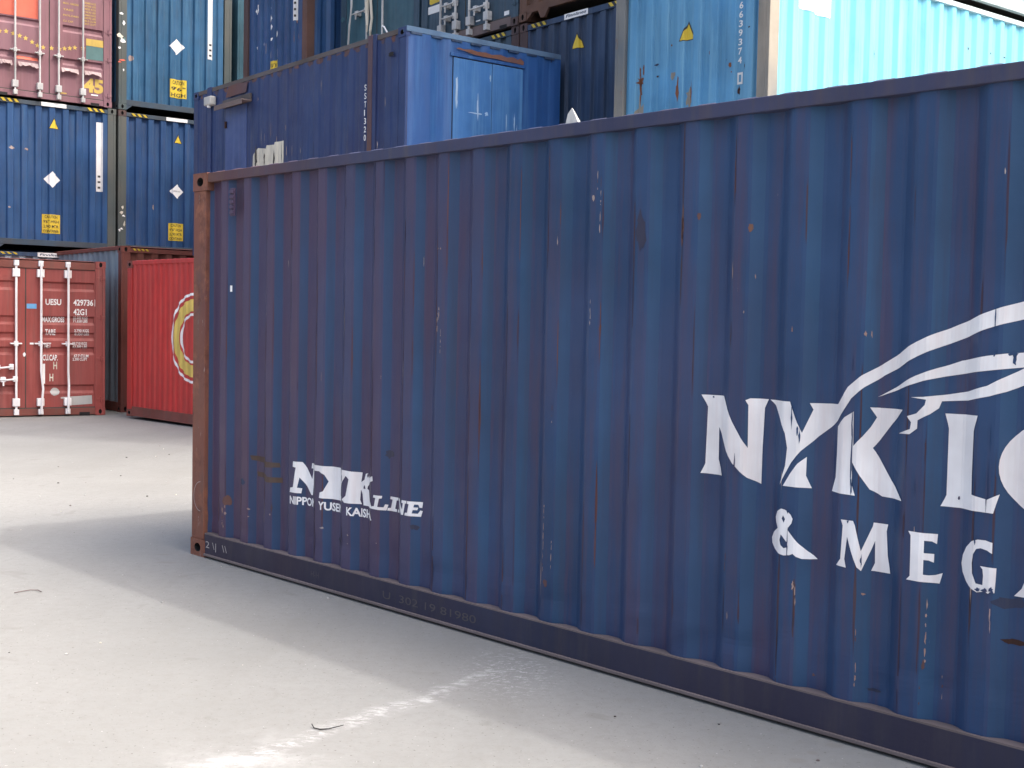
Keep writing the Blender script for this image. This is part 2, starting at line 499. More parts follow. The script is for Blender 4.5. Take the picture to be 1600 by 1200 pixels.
def door_end(T, L, W, H, paint, rail, leafmat=None, bars=(.39, .87, 1.31, 1.78), seam=1.219, bands=(), frame=None, barmat='galv',
             keepers=((.20, ), ), handles=(), bent=None, header=.13, sillh=.13, brackets=(1.3,), hz=(.25, .95, 1.65, 2.3)):
    leafmat = leafmat or paint
    F = Face('end0', L, W, base=.02)
    mb = MB(); mb.box((0, .165, H - header), (.09, W - .165, H - .03), rail, .004); mb.build('header', T)
    mb = MB(); mb.box((0, .165, .012), (.09, W - .165, sillh - .01), rail, .004)
    for s in (.26, W - .42):   # pockets in the sill
        F2 = Face('end0', L, W, base=0)
        F2.rect(s, .0, s + .17, .055, 'dark', mb=mb, lift=.002)
    mb.build('sill', T)
    z0, z1 = sillh, H - header
    F.zprof = []
    zps = [(z0 + .03, .02)]
    zp = [(z0, .02)]
    for (a, b) in sorted(bands):
        zp += [(a, .02), (a + .045, .05), (b - .03, .05), (b, .02)]
    zp += [(z1, .02)]
    for (a, b, left) in ((.10, seam - .004, True), (seam + .004, W - .10, False)):
        D = MB()
        if left: pa, pb = a + .09, b - .22
        else: pa, pb = b - 1.10 + .16, b - .075
        pa = a + .10 if left else a + .25
        pb = b - .16 if left else b - .08
        F.zprof.append((pa, pb, zp)) if bands else None
        def pl(s0, s1, zs):
            vs = [F.to(s, z, -d) for (z, d) in zs for s in (s0, s1)]
            D.quads(vs, [(2 * i, 2 * i + 1, 2 * i + 3, 2 * i + 2) for i in range(len(zs) - 1)], leafmat)
        flat = [(z0, .02), (z1, .02)]
        pl(a, pa, flat); pl(pb, b, flat); pl(pa, pb, zp if bands else flat)
        for s in (pa, pb):   # end plates of the bands
            for (x0, x1) in bands:
                D.face([F.to(s, z, -d) for (z, d) in ((x0, .02), (x0 + .045, .05), (x1 - .03, .05), (x1, .02))], leafmat)
        # leaf edges
        for s in (a, b): D.face([F.to(s, z0, -.02), F.to(s, z1, -.02), F.to(s, z1, -.07), F.to(s, z0, -.07)], leafmat)
        dob = D.build('door', T)
        g = MB()
        for s in (a - .006, b + .006):
            g.box(F.to(s - .006, z0, -.015), F.to(s + .006, z1, -.06), 'gasket')
        g.box(F.to(a, z0 - .012, -.012), F.to(b, z0 + .008, -.05), 'gasket')
        g.box(F.to(a, z1 - .008, -.012), F.to(b, z1 + .012, -.05), 'gasket')
        g.build('gasket', dob)
        hs = a - .03 if left else b + .03
        for z in hz:
            if z < H - .25:
                h = MB()
                h.box(F.to(hs - .07, z, .006), F.to(hs + .07, z + .045, -.025), leafmat, .004)
                h.tube([F.to(hs, z - .02, .006), F.to(hs, z + .07, .006)], .014, leafmat)
                h.build('hinge', dob)
        for s in bars:
            if a < s < b:
                k = MB()
                out = .045
                path = [F.to(s, .05, out), F.to(s, .6, out), F.to(s, 1.3, out), F.to(s, H - .06, out)]
                if bent and s in bent:
                    dxs = bent[s]
                    path = [F.to(s + dd, z, out + oo) for (dd, z, oo) in dxs]
                k.tube(path, .019, barmat, 10)
                bo = k.build('locking_bar', dob)
                for z in (.03, H - .12):
                    k = MB(); k.box(F.to(s - .035, z, .075), F.to(s + .04, z + .09, .0), barmat, .006); k.build('cam_keeper', dob)
                for z in (.17, H - .30):
                    k = MB(); k.box(F.to(s - .055, z, .072), F.to(s + .055, z + .13, -.018), barmat, .008); k.build('bar_bracket', dob)
                for z in brackets:
                    k = MB(); k.box(F.to(s - .09, z, .055), F.to(s + .09, z + .022, -.018), barmat, .004)
                    k.box(F.to(s - .03, z - .03, .068), F.to(s + .03, z + .05, -.018), barmat, .006); k.build('bar_guide', dob)
        for (sa, sb, z) in handles:
            if a < (sa + sb) / 2 < b:
                k = MB()
                k.tube([F.to(sa, z, .065), F.to((sa + sb) / 2, z - .015, .085), F.to(sb, z, .065)], [.012, .014, .018], barmat)
                mid = sa + (sb - sa) * .35
                k.box(F.to(mid - .04, z - .05, .075), F.to(mid + .04, z + .035, -.018), barmat, .008)
                k.tube([F.to(mid, z - .05, .07), F.to(mid, z - .11, .075)], .014, barmat)
                k.box(F.to(sb - .05, z - .045, .07), F.to(sb + .02, z + .045, .0), barmat, .008)
                k.build('handle', dob)
    return F

# ------------------------------------------------------------------ ground
def ground_z(y):
    t = min(1.0, max(0.0, (y - 9.4) / 11.0))
    return -0.095 * t
def concrete():
    m = bpy.data.materials.new('concrete_yard')
    m.use_nodes = True
    t = m.node_tree; N, Lk = t.nodes, t.links
    bs = N['Principled BSDF']
    tc = N.new('ShaderNodeTexCoord')
    def mp(s, rot=0.0, loc=(0, 0, 0)):
        q = N.new('ShaderNodeMapping'); q.inputs['Scale'].default_value = s; q.inputs['Rotation'].default_value = (0, 0, rot); q.inputs['Location'].default_value = loc
        Lk.new(tc.outputs['Object'], q.inputs['Vector']); return q.outputs[0]
    def noi(v, sc, d=5, r=.6, dist=0):
        q = N.new('ShaderNodeTexNoise'); q.inputs['Scale'].default_value = sc; q.inputs['Detail'].default_value = d; q.inputs['Roughness'].default_value = r
        q.inputs['Distortion'].default_value = dist
        Lk.new(v, q.inputs['Vector']); return q.outputs['Fac']
    def rmp(f, a, b, c=0, d=1):
        q = N.new('ShaderNodeMapRange'); q.interpolation_type = 'SMOOTHSTEP'
        for k, v in zip(('From Min', 'From Max', 'To Min', 'To Max'), (a, b, c, d)): q.inputs[k].default_value = v
        Lk.new(f, q.inputs['Value']); return q.outputs[0]
    def mix(f, a, b):
        q = N.new('ShaderNodeMix'); q.data_type = 'RGBA'
        Lk.new(f, q.inputs['Factor'])
        for k, v in (('A', a), ('B', b)):
            s = [i for i in q.inputs if i.name == k and i.type == 'RGBA'][0]
            if isinstance(v, tuple): s.default_value = (*v, 1)
            else: Lk.new(v, s)
        return [o for o in q.outputs if o.type == 'RGBA'][0]
    def mth(op, a, b=None):
        q = N.new('ShaderNodeMath'); q.operation = op
        for i, v in enumerate((a, b)):
            if v is None: continue
            if isinstance(v, (int, float)): q.inputs[i].default_value = v
            else: Lk.new(v, q.inputs[i])
        return q.outputs[0]
    o = mp((1, 1, 1))
    c = mix(rmp(noi(o, .35, 4), .3, .7), (.245, .246, .232), (.288, .288, .273))
    c = mix(rmp(noi(mp((1, .16, 1), .9), 1.6, 6, .7), .46, .72, 0, .55), c, (.23, .228, .212))      # drag and tyre streaks
    c = mix(rmp(noi(o, 16, 7, .8), .42, .68, 0, .5), c, (.225, .22, .205))
    c = mix(rmp(noi(o, 2.3, 3, .5, 1.2), .66, .72, 0, .4), c, (.20, .195, .18))                      # stains
    c = mix(rmp(noi(o, 60, 3, .6), .64, .70, 0, .8), c, (.12, .11, .10))                            # dark specks
    c = mix(rmp(noi(mp((1, 1, 1), 0, (31, 7, 2)), 47, 3, .6), .69, .73, 0, .8), c, (.50, .49, .47)) # pale specks
    # white powder spilled in a trail
    sx = N.new('ShaderNodeSeparateXYZ'); Lk.new(tc.outputs['Object'], sx.inputs[0])
    P0, P1 = Vector((-1.35, 4.02)), Vector((0.05, 5.88))
    d = (P1 - P0).normalized()
    X, Y = sx.outputs['X'], sx.outputs['Y']
    ax = mth('SUBTRACT', X, P0.x); ay = mth('SUBTRACT', Y, P0.y)
    al = mth('ADD', mth('MULTIPLY', ax, d.x), mth('MULTIPLY', ay, d.y))
    ac = mth('SUBTRACT', mth('MULTIPLY', ax, d.y), mth('MULTIPLY', ay, d.x))
    wob = mth('MULTIPLY', mth('SUBTRACT', noi(o, 2.2, 3), .5), .25)
    ac = mth('ABSOLUTE', mth('ADD', ac, wob))
    wd = mth('ADD', rmp(al, 0, 1.5, .09, .02), mth('MULTIPLY', noi(o, 3.1, 2), .10))
    band = mth('SUBTRACT', 1.0, mth('MINIMUM', 1.0, mth('DIVIDE', ac, wd)))
    # wider, broken blob at the far end and the near end
    ends_ = mth('MULTIPLY', rmp(al, -.9, .1, 0, 1), rmp(al, 2.0, 2.35, 1, 0))
    grain = rmp(noi(mp((1, 2.2, 1), .65), 13, 6, .8), .45, .62)
    pm = mth('MULTIPLY', mth('MULTIPLY', band, ends_), mth('ADD', .05, grain))
    def blobm(cx, cy, r0, r1, k):
        dx = mth('SUBTRACT', X, cx); dy = mth('SUBTRACT', Y, cy)
        rr = mth('SQRT', mth('ADD', mth('MULTIPLY', dx, dx), mth('MULTIPLY', mth('MULTIPLY', dy, dy), k)))
        return rmp(rr, r0, r1, 1, 0)
    pb = mth('MULTIPLY', blobm(.02, 5.74, .02, .34, .30), rmp(noi(mp((1, 1.5, 1), .5), 24, 6, .85), .52, .60))
    pc = mth('MULTIPLY', blobm(-.95, 4.45, .05, .5, .9), rmp(noi(o, 5, 6, .7), .4, .75, .0, .7))
    pm = mth('MINIMUM', 1.0, mth('ADD', mth('ADD', mth('MULTIPLY', pm, 1.2), pb), pc))
    c = mix(pm, c, (.45, .45, .437))
    for (cx, cy, r0, r1, k) in ((-2.27, 8.15, .03, .10, 4), (-2.36, 8.42, .02, .08, 4), (1.30, 4.81, .015, .05, 1.5), (1.11, 4.63, .02, .045, 1.5), (1.19, 4.72, .01, .03, 1)):
        c = mix(mth('MULTIPLY', blobm(cx, cy, r0, r1, k), .7), c, (.24, .23, .21))
    Lk.new(c, bs.inputs['Base Color'])
    bs.inputs['Roughness'].default_value = .88
    bs.inputs['Specular IOR Level'].default_value = .25
    b = N.new('ShaderNodeBump'); b.inputs['Strength'].default_value = .5; b.inputs['Distance'].default_value = .004
    Lk.new(noi(o, 70, 6, .75), b.inputs['Height'])
    b2 = N.new('ShaderNodeBump'); b2.inputs['Strength'].default_value = .25; b2.inputs['Distance'].default_value = .02
    Lk.new(noi(o, 5, 4), b2.inputs['Height']); Lk.new(b2.outputs[0], b.inputs['Normal'])
    Lk.new(b.outputs[0], bs.inputs['Normal'])
    return m
M['concrete'] = concrete()
g = MB()
ysl = [-400, -20, 0, 4, 8, 9.4] + [9.4 + 11 * k / 12 for k in range(1, 13)] + [40, 120, 700]
xsl = [-500, -40, -12, -4, 4, 14, 40, 500]
vs = [(x, y, ground_z(y)) for y in ysl for x in xsl]
n = len(xsl)
g.quads(vs, [(r * n + i, r * n + i + 1, (r + 1) * n + i + 1, (r + 1) * n + i) for r in range(len(ysl) - 1) for i in range(n - 1)], 'concrete')
tag(g.build('ground'), kind='structure')

# ------------------------------------------------------------------ paints
def P_(name, base, **k): M[name] = mat(name, base=base, **k)
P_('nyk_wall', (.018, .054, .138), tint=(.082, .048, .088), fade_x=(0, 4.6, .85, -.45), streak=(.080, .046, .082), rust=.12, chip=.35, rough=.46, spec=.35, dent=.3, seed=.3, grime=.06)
P_('nyk_slope', (.018, .066, .150), tint=(.042, .048, .112), fade_x=(0, 5.0, .45, -.30), streak=(.034, .046, .095), rust=.08, chip=.3, rough=.46, spec=.35, dent=.3, seed=.3, grime=.05)  # bluer than nyk_wall: sky reflection on right-facing slopes painted into the colour
P_('arris_wear', (.062, .034, .045), tint=(.045, .030, .06), rust=.3, rough=.7, seed=.9, grime=.3)
P_('nyk_rail', (.035, .042, .095), tint=(.12, .048, .038), fade_x=(0, 2.2, .85, -.35), streak=(.06, .05, .08), rust=.28, chip=.6, rough=.6, seed=1.1, grime=.4)
P_('nyk_brail', (.022, .026, .058), tint=(.042, .028, .045), fade_x=(0, 3.0, .5, 0), streak=(.040, .034, .050), rust=.12, chip=.1, rough=.6, seed=1.6, grime=.25)
P_('nyk_post', (.27, .10, .055), tint=(.12, .05, .05), rscale=6, rust=.9, chip=1.8, chipmask=(.3, .5), rough=.75, seed=2.0, grime=.5, rustcol=(.13, .05, .035), bump=.6)
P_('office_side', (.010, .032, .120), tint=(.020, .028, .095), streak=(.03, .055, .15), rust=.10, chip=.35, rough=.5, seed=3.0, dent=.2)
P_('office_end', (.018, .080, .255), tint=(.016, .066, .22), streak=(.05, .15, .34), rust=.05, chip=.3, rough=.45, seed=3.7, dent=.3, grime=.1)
P_('pale_scuff', (.34, .46, .62), tint=(.2, .34, .56), rough=.6, seed=4.4)
P_('office_post', (.06, .05, .085), tint=(.12, .06, .05), rust=.4, rough=.7, seed=4.5, rscale=3)
P_('office_rust', (.15, .065, .045), tint=(.09, .06, .08), rust=.4, rough=.8, seed=4.6, rscale=8)
P_('side_door', (.035, .065, .20), tint=(.05, .085, .22), streak=(.08, .12, .27), rough=.5, seed=4.3)
P_('office_door', (.036, .135, .35), streak=(.09, .23, .44), chip=.2, rust=0, rough=.45, seed=4.2, grime=.06)
P_('office_rail', (.085, .07, .065), tint=(.12, .11, .115), rust=.5, chip=.7, rough=.8, seed=4.7)
P_('office_roof', (.10, .18, .29), tint=(.06, .11, .2), rust=.35, chip=.8, rough=.8, seed=4.9)
P_('navy_a', (.016, .066, .185), streak=(.04, .11, .23), rust=.16, chip=.5, rough=.5, seed=5.1, dent=.1)
P_('navy_b', (.016, .060, .170), streak=(.04, .11, .23), rust=.16, chip=.5, rough=.5, seed=6.3, dent=.1)
P_('navy_c', (.020, .045, .100), streak=(.05, .09, .16), rust=.2, chip=.5, rough=.5, seed=7.2, dent=.1)
P_('teal_a', (.022, .100, .205), streak=(.07, .19, .30), rust=.16, chip=.5, rough=.5, seed=8.4, dent=.1)
P_('teal_b', (.030, .095, .130), streak=(.07, .15, .19), rust=.28, chip=.3, rough=.5, seed=9.4, dent=.2)
P_('slate', (.026, .060, .095), streak=(.06, .10, .14), rust=.2, chip=.4, rough=.5, seed=10.4)
P_('postgrey', (.060, .085, .088), tint=(.11, .11, .095), rust=.4, chip=.3, rough=.6, seed=11.4)
P_('postbrown', (.115, .058, .045), tint=(.075, .05, .05), rust=.4, chip=.3, rough=.7, seed=12.4)
P_('brown', (.15, .075, .045), tint=(.09, .05, .04), rust=.5, chip=.3, rough=.7, seed=13.4)
P_('railblue', (.040, .075, .115), rust=.42, chip=.3, rough=.6, seed=14.4, tint=(.06, .06, .06))
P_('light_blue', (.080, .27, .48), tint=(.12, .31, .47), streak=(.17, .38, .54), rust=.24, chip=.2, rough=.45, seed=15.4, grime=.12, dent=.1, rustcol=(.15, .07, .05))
P_('light_blue_sunlit', (.15, .50, .68), tint=(.17, .54, .71), streak=(.26, .60, .73), rust=.05, rough=.5, seed=15.9, grime=.05)  # paler copy of light_blue: sunlight on the ribbed side painted into the colour
P_('lb_post', (.30, .27, .22), tint=(.14, .16, .17), rust=.5, chip=.2, rough=.6, seed=16.4, rustcol=(.13, .07, .05))
P_('pale_grey', (.40, .50, .52), streak=(.5, .55, .55), rust=.1, rough=.5, seed=17.4)
P_('red_door', (.30, .055, .045), tint=(.24, .06, .055), streak=(.36, .10, .085), rust=.15, chip=.3, rough=.5, seed=18.4, grime=.35)
P_('red_wall', (.50, .032, .028), tint=(.42, .04, .036), streak=(.53, .07, .055), rust=.08, chip=.15, rough=.5, seed=19.4, grime=.25)
P_('red_rail', (.20, .06, .045), rust=.35, chip=.3, rough=.65, seed=20.4, grime=.4)
P_('maroon', (.21, .092, .108), tint=(.24, .125, .15), streak=(.28, .15, .165), rust=.1, chip=.25, rough=.55, seed=21.4)
P_('oxide', (.16, .05, .035), rust=.4, rough=.7, seed=22.4)
P_('gap_grey', (.26, .32, .36), tint=(.18, .22, .27), rust=.2, rough=.6, seed=24)
P_('post_left', (.16, .17, .165), tint=(.10, .11, .12), rust=.15, rough=.6, seed=23)

TG = 2.2355
A = Vector((math.cos(TG), math.sin(TG), 0)); B = Vector((math.sin(TG), -math.cos(TG), 0))
YB = math.atan2(B.y, B.x); YA = TG
def AB(a, b, z=0): return tuple(a * A + b * B + Vector((0, 0, z)))
H8, H9 = 2.591, 2.896

# ------------------------------------------------------------------ 1. the big navy container in front
th = -0.8009
T, F = container('shipping_container', 'long navy container with wing logo and large white letters, closest of all', (-2.1805, 8.4663, 0), th, 12.192, H8,
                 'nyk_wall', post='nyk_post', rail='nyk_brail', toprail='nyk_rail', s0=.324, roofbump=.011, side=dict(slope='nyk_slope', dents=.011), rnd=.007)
S = F['side0']
wmb = S.mb
LETT = dict(
N=[(4.284,1.338),(4.403,1.339),(4.435,1.29),(4.467,1.233),(4.542,1.127),(4.54,1.308),(4.529,1.328),(4.546,1.337),(4.623,1.337),(4.605,1.3),(4.599,1.13),(4.598,.978),(4.543,1.0),(4.473,1.056),(4.428,1.117),(4.373,1.201),(4.375,1.062),(4.404,.994),(4.288,.994),(4.306,1.038),(4.311,1.287)],
Y=[(4.631,1.336),(4.752,1.336),(4.778,1.273),(4.808,1.212),(4.844,1.308),(4.831,1.334),(4.963,1.338),(4.99,1.37),(5.015,1.41),(5.073,1.458),(5.149,1.508),(5.223,1.553),(5.297,1.594),(5.371,1.630),(5.446,1.662),(5.513,1.688),(5.572,1.710),(5.633,1.731),(5.69,1.75),(5.9,1.79),(6.15,1.80),(6.15,1.76),(5.9,1.73),(5.689,1.685),(5.635,1.669),(5.571,1.649),(5.509,1.627),(5.398,1.584),(5.305,1.541),(5.235,1.504),(5.15,1.460),(5.084,1.413),(5.031,1.365),(4.999,1.316),(4.963,1.271),(4.865,1.199),(4.807,1.139),(4.765,1.085),(4.712,.990),(4.738,1.071),(4.745,1.146),(4.732,1.205),(4.692,1.272),(4.66,1.315)],
Ys=[(4.827,1.115),(4.826,1.038),(4.847,.988),(4.730,.988),(4.763,1.042),(4.795,1.085)],
K=[(5.045,1.315),(5.005,1.29),(4.967,1.25),(4.966,1.142),(4.962,1.047),(4.938,.987),(5.062,.985),(5.047,1.024),(5.045,1.115),(5.110,1.013),(5.157,.99),(5.256,.986),(5.196,1.054),(5.116,1.176),(5.193,1.279),(5.243,1.334),(5.103,1.334),(5.126,1.296),(5.107,1.257),(5.081,1.218),(5.048,1.18)],
F2=[(5.127,1.376),(5.214,1.424),(5.297,1.466),(5.375,1.498),(5.462,1.529),(5.573,1.551),(5.639,1.561),(5.70,1.567),(5.9,1.575),(6.05,1.56),(5.9,1.53),(5.696,1.514),(5.616,1.503),(5.517,1.489),(5.402,1.468),(5.331,1.449),(5.231,1.415)],
F3=[(5.9,1.529),(5.696,1.512),(5.633,1.474),(5.578,1.443),(5.492,1.417),(5.404,1.4),(5.333,1.389),(5.283,1.385),(5.344,1.379),(5.34,1.359),(5.308,1.325),(5.269,1.312),(5.288,1.29),(5.284,1.264),(5.224,1.242),(5.283,1.245),(5.313,1.268),(5.314,1.300),(5.358,1.325),(5.385,1.349),(5.393,1.375),(5.494,1.384),(5.589,1.406),(5.643,1.424),(5.80,1.50)],
L=[(5.405,1.330),(5.547,1.333),(5.531,1.275),(5.53,1.112),(5.532,1.043),(5.594,1.032),(5.636,1.055),(5.618,.984),(5.565,.985),(5.474,.984),(5.400,.982),(5.420,1.026),(5.420,1.275)],
)
for nm, lp in LETT.items():
    S.poly(lp, 'white_paint', 'winged_logo' if nm in ('F2', 'F3') else 'lettering', T)
ro = [(5.845 + .215 * math.cos(a), 1.155 + .185 * math.sin(a)) for a in [2 * math.pi * k / 48 for k in range(48)]]
ri = [(5.845 + .098 * math.cos(a), 1.155 + .150 * math.sin(a)) for a in [2 * math.pi * k / 48 for k in range(48)]]
S.poly([ro, ri], 'white_paint', 'lettering', T)
amp = [(4.725,.893),(4.743,.891),(4.758,.884),(4.772,.873),(4.782,.857),(4.777,.838),(4.761,.818),(4.760,.808),(4.784,.784),(4.809,.757),(4.841,.729),(4.881,.702),(4.849,.697),(4.82,.696),(4.799,.704),(4.787,.714),(4.771,.706),(4.744,.701),(4.719,.705),(4.688,.72),(4.665,.74),(4.662,.763),(4.676,.788),(4.706,.81),(4.694,.831),(4.688,.852),(4.699,.878)]
S.poly([amp, [(4.736,.866),(4.730,.853),(4.740,.836),(4.746,.852)], [(4.728,.786),(4.721,.762),(4.728,.742),(4.743,.731),(4.763,.738),(4.757,.757)]], 'white_paint', 'lettering', T)
S.poly([(5.004,.884),(5.058,.885),(5.066,.868),(5.089,.768),(5.125,.870),(5.127,.884),(5.187,.884),(5.182,.857),(5.190,.761),(5.204,.694),(5.124,.694),(5.137,.726),(5.135,.813),(5.092,.690),(5.077,.704),(5.052,.765),(5.034,.819),(5.025,.73),(5.033,.696),(4.987,.700),(5.007,.727),(5.013,.861)], 'white_paint', 'lettering', T)
S.poly([(5.293,.878),(5.396,.876),(5.394,.838),(5.379,.847),(5.355,.848),(5.355,.801),(5.387,.800),(5.387,.767),(5.371,.774),(5.355,.775),(5.355,.719),(5.373,.718),(5.393,.721),(5.417,.731),(5.407,.690),(5.358,.691),(5.291,.692),(5.305,.708),(5.304,.811),(5.303,.862)], 'white_paint', 'lettering', T)
S.poly([(5.62,.878),(5.62,.838),(5.602,.848),(5.578,.853),(5.561,.848),(5.550,.827),(5.546,.794),(5.549,.757),(5.564,.722),(5.590,.720),(5.591,.754),(5.588,.777),(5.578,.788),(5.635,.787),(5.634,.742),(5.632,.696),(5.618,.699),(5.612,.692),(5.596,.697),(5.569,.690),(5.546,.700),(5.521,.721),(5.500,.751),(5.492,.782),(5.498,.815),(5.515,.847),(5.542,.874),(5.565,.883),(5.595,.884)], 'white_paint', 'lettering', T)
S.poly([[(5.69,.692),(5.716,.722),(5.757,.835),(5.77,.884),(5.80,.884),(5.875,.70),(5.885,.692),(5.80,.692),(5.815,.71),(5.803,.742),(5.752,.742),(5.745,.71),(5.757,.692)], [(5.760,.765),(5.795,.765),(5.778,.82)]], 'white_paint', 'lettering', T)
# slab italic logo low on the left
S.poly([(1.196,.752),(1.262,.752),(1.345,.655),(1.360,.72),(1.336,.72),(1.342,.752),(1.415,.752),(1.409,.722),(1.390,.722),(1.352,.556),(1.338,.556),(1.246,.655),(1.232,.592),(1.262,.590),(1.257,.558),(1.163,.558),(1.168,.586),(1.196,.592),(1.222,.715),(1.192,.718)], 'white_paint', 'lettering', T)
S.poly([(1.352,.752),(1.64,.752),(1.665,.705),(1.688,.750),(1.78,.748),(1.772,.716),(1.735,.716),(1.668,.640),(1.655,.592),(1.69,.588),(1.685,.557),(1.472,.557),(1.478,.590),(1.505,.600),(1.536,.661),(1.512,.700),(1.47,.718),(1.40,.716),(1.354,.722)], 'white_paint', 'lettering', T)
S.poly([(1.70,.748),(1.848,.746),(1.838,.690),(1.865,.705),(1.878,.742),(1.905,.748),(1.93,.722),(1.99,.742),(1.995,.715),(1.95,.70),(1.90,.672),(1.895,.655),(1.915,.650),(1.972,.590),(1.992,.556),(1.86,.556),(1.85,.62),(1.837,.645),(1.832,.585),(1.845,.56),(1.725,.558),(1.700,.575),(1.738,.60),(1.765,.70),(1.74,.716),(1.70,.716)], 'white_paint', 'lettering', T, lift=.0034)
for (x, pts) in ((0, [(2.003,.636),(2.068,.637),(2.065,.622),(2.050,.620),(2.040,.572),(2.075,.572),(2.083,.590),(2.100,.588),(2.090,.555),(1.985,.555),(1.988,.570),(2.008,.572),(2.020,.620),(2.000,.622)]),
                 (0, [(2.112,.637),(2.182,.637),(2.180,.622),(2.165,.620),(2.153,.572),(2.170,.570),(2.167,.555),(2.094,.555),(2.097,.570),(2.115,.572),(2.128,.620),(2.110,.622)]),
                 (0, [(2.190,.637),(2.225,.637),(2.262,.585),(2.268,.620),(2.255,.622),(2.258,.637),(2.300,.637),(2.298,.622),(2.287,.620),(2.272,.555),(2.252,.555),(2.212,.610),(2.204,.572),(2.220,.570),(2.217,.555),(2.176,.555),(2.179,.570),(2.190,.572),(2.202,.620),(2.187,.622)]),
                 (0, [(2.305,.637),(2.395,.637),(2.390,.605),(2.374,.605),(2.368,.621),(2.348,.621),(2.344,.605),(2.368,.605),(2.363,.590),(2.341,.590),(2.336,.571),(2.366,.571),(2.378,.590),(2.393,.588),(2.383,.555),(2.284,.555),(2.287,.570),(2.306,.572),(2.318,.620),(2.303,.622)])):
    S.poly(pts, 'white_paint', 'lettering', T)
for wt, wx, ww in (('NIPPON', 1.165, .225), ('YUSEN', 1.466, .205), ('KAISHA', 1.747, .240)):
    S.text(wt, wx, .4885, .047, 'white_paint', 'lettering', T, width=ww, bold=.03)
# worn spots, scrapes and rust that belong to the wall
def wb(x, z, rx, rz, mt, sd=0, j=.35, lift=.0015): S.poly(blob(x, z, rx, rz, 14, sd, j), mt, mb=wmb, lift=lift)
M['scrape_rust'] = mat('scrape_rust', base=(.17, .08, .055), tint=(.09, .05, .06), rough=.8, seed=31, grime=.5)
M['scrape_pale'] = mat('scrape_pale', base=(.42, .37, .35), tint=(.30, .16, .12), rough=.8, seed=32, grime=.3)
M['arris_rust'] = mat('arris_rust', base=(.13, .050, .040), tint=(.085, .042, .055), rust=.4, rough=.75, seed=36, grime=.2)
M['rubbed'] = mat('rubbed', base=(.022, .036, .080), tint=(.045, .038, .065), rough=.7, seed=33, grime=.4)
M['yellow_rub'] = mat('yellow_rub', base=(.085, .048, .028), tint=(.045, .035, .05), rough=.7, seed=34, grime=.5)
wb(4.171, 2.07, .009, .085, 'scrape_rust', 1); wb(4.172, 2.085, .006, .035, 'rust_dark', 2, .5, .0025); wb(4.172, 2.03, .005, .02, 'rust_dark', 7, .5, .0025)
wb(4.529, 2.054, .010, .018, 'scrape_rust', 3); wb(4.256, 2.115, .007, .016, 'scrape_rust', 4); wb(3.379, .360, .013, .020, 'scrape_rust', 5)
wb(5.702, .524, .05, .010, 'rust_dark', 6); wb(4.859, .225, .03, .008, 'scrape_rust', 7); wb(5.15, .225, .03, .006, 'rubbed', 8)
wb(3.936, 2.06, .03, .08, 'rubbed', 9); wb(5.366, .375, .005, .02, 'scrape_rust', 10)
for (x, z, rx, rz, sd) in ((3.688, 2.25, .0035, .06, 1), (3.686, 2.11, .0035, .045, 2), (3.640, 2.225, .010, .015, 3), (3.665, 2.29, .004, .03, 19), (3.35, 2.01, .003, .04, 4), (3.413, 2.03, .003, .025, 5), (3.636, 1.70, .003, .07, 6),
        (2.545, 1.68, .006, .04, 7), (2.532, 1.62, .004, .05, 8), (2.56, 1.52, .004, .06, 28), (3.359, .50, .003, .085, 9), (3.361, .68, .003, .06, 29), (3.415, .50, .003, .07, 10), (5.370, .53, .003, .06, 11), (5.369, .43, .004, .045, 12), (5.357, .25, .003, .03, 13), (5.081, .44, .003, .03, 14),
        (5.083, .28, .003, .05, 15), (4.80, .50, .004, .05, 16), (4.79, .58, .006, .02, 17), (5.62, .58, .003, .03, 18), (5.10, .60, .010, .006, 20), (3.40, 1.20, .003, .05, 21), (4.55, 1.85, .003, .012, 22), (4.51, 1.7, .004, .008, 23),
        (5.08, 1.62, .006, .012, 24), (5.10, 1.62, .003, .018, 25), (4.75, 1.63, .004, .014, 26), (2.53, 2.02, .006, .006, 30), (2.55, 2.02, .006, .007, 31), (1.5, .378, .020, .007, 32), (1.5, .328, .012, .004, 33), (1.76, .371, .010, .005, 34), (1.76, .321, .006, .003, 35),
        (2.032, .363, .006, .004, 36), (.68, .393, .014, .008, 37), (.681, .343, .009, .004, 38), (.94, .39, .009, .006, 39), (.372, .30, .010, .05, 40), (.40, .35, .012, .03, 41), (.385, .24, .009, .012, 42), (5.43, .30, .004, .05, 43), (4.45, .62, .003, .03, 44), (4.47, .40, .003, .02, 45)):
    if rz > .025:
        Rq = random.Random(sd * 31); zz = z - rz
        while zz < z + rz:
            hh = Rq.uniform(.004, .022)
            S.poly(blob(x + Rq.uniform(-.0015, .0015), zz + hh, rx * Rq.uniform(.35, .8), hh, 9, sd + int(zz * 1000), .5), 'scrape_pale' if Rq.random() < .75 else 'arris_rust', mb=wmb, lift=.0015)
            zz += 2 * hh + Rq.uniform(.001, .022)
    else:
        S.poly(blob(x, z, rx * .7, rz * .8, 12, sd, .55), 'scrape_pale', mb=wmb, lift=.0015)
wb(.41, .41, .035, .035, 'scrape_rust', 50)
S.poly([(.69,.742),(.80,.740),(.88,.748),(.885,.722),(1.0,.720),(1.004,.692),(.86,.682),(.84,.700),(.70,.712)], 'yellow_rub', mb=wmb, lift=.0015)
S.poly([(.735,.640),(.89,.640),(.90,.626),(1.02,.628),(1.026,.596),(.895,.590),(.87,.604),(.74,.610)], 'yellow_rub', mb=wmb, lift=.0015)
for k in range(20):    # random light scratches
    R = random.Random(900 + k)
    x, z = R.uniform(.4, 11.8), R.uniform(.25, 2.4)
    S.poly(blob(x, z, R.uniform(.0008, .0018), R.uniform(.006, .03), 10, k + 100, .6), 'scrape_pale', mb=wmb, lift=.0015)
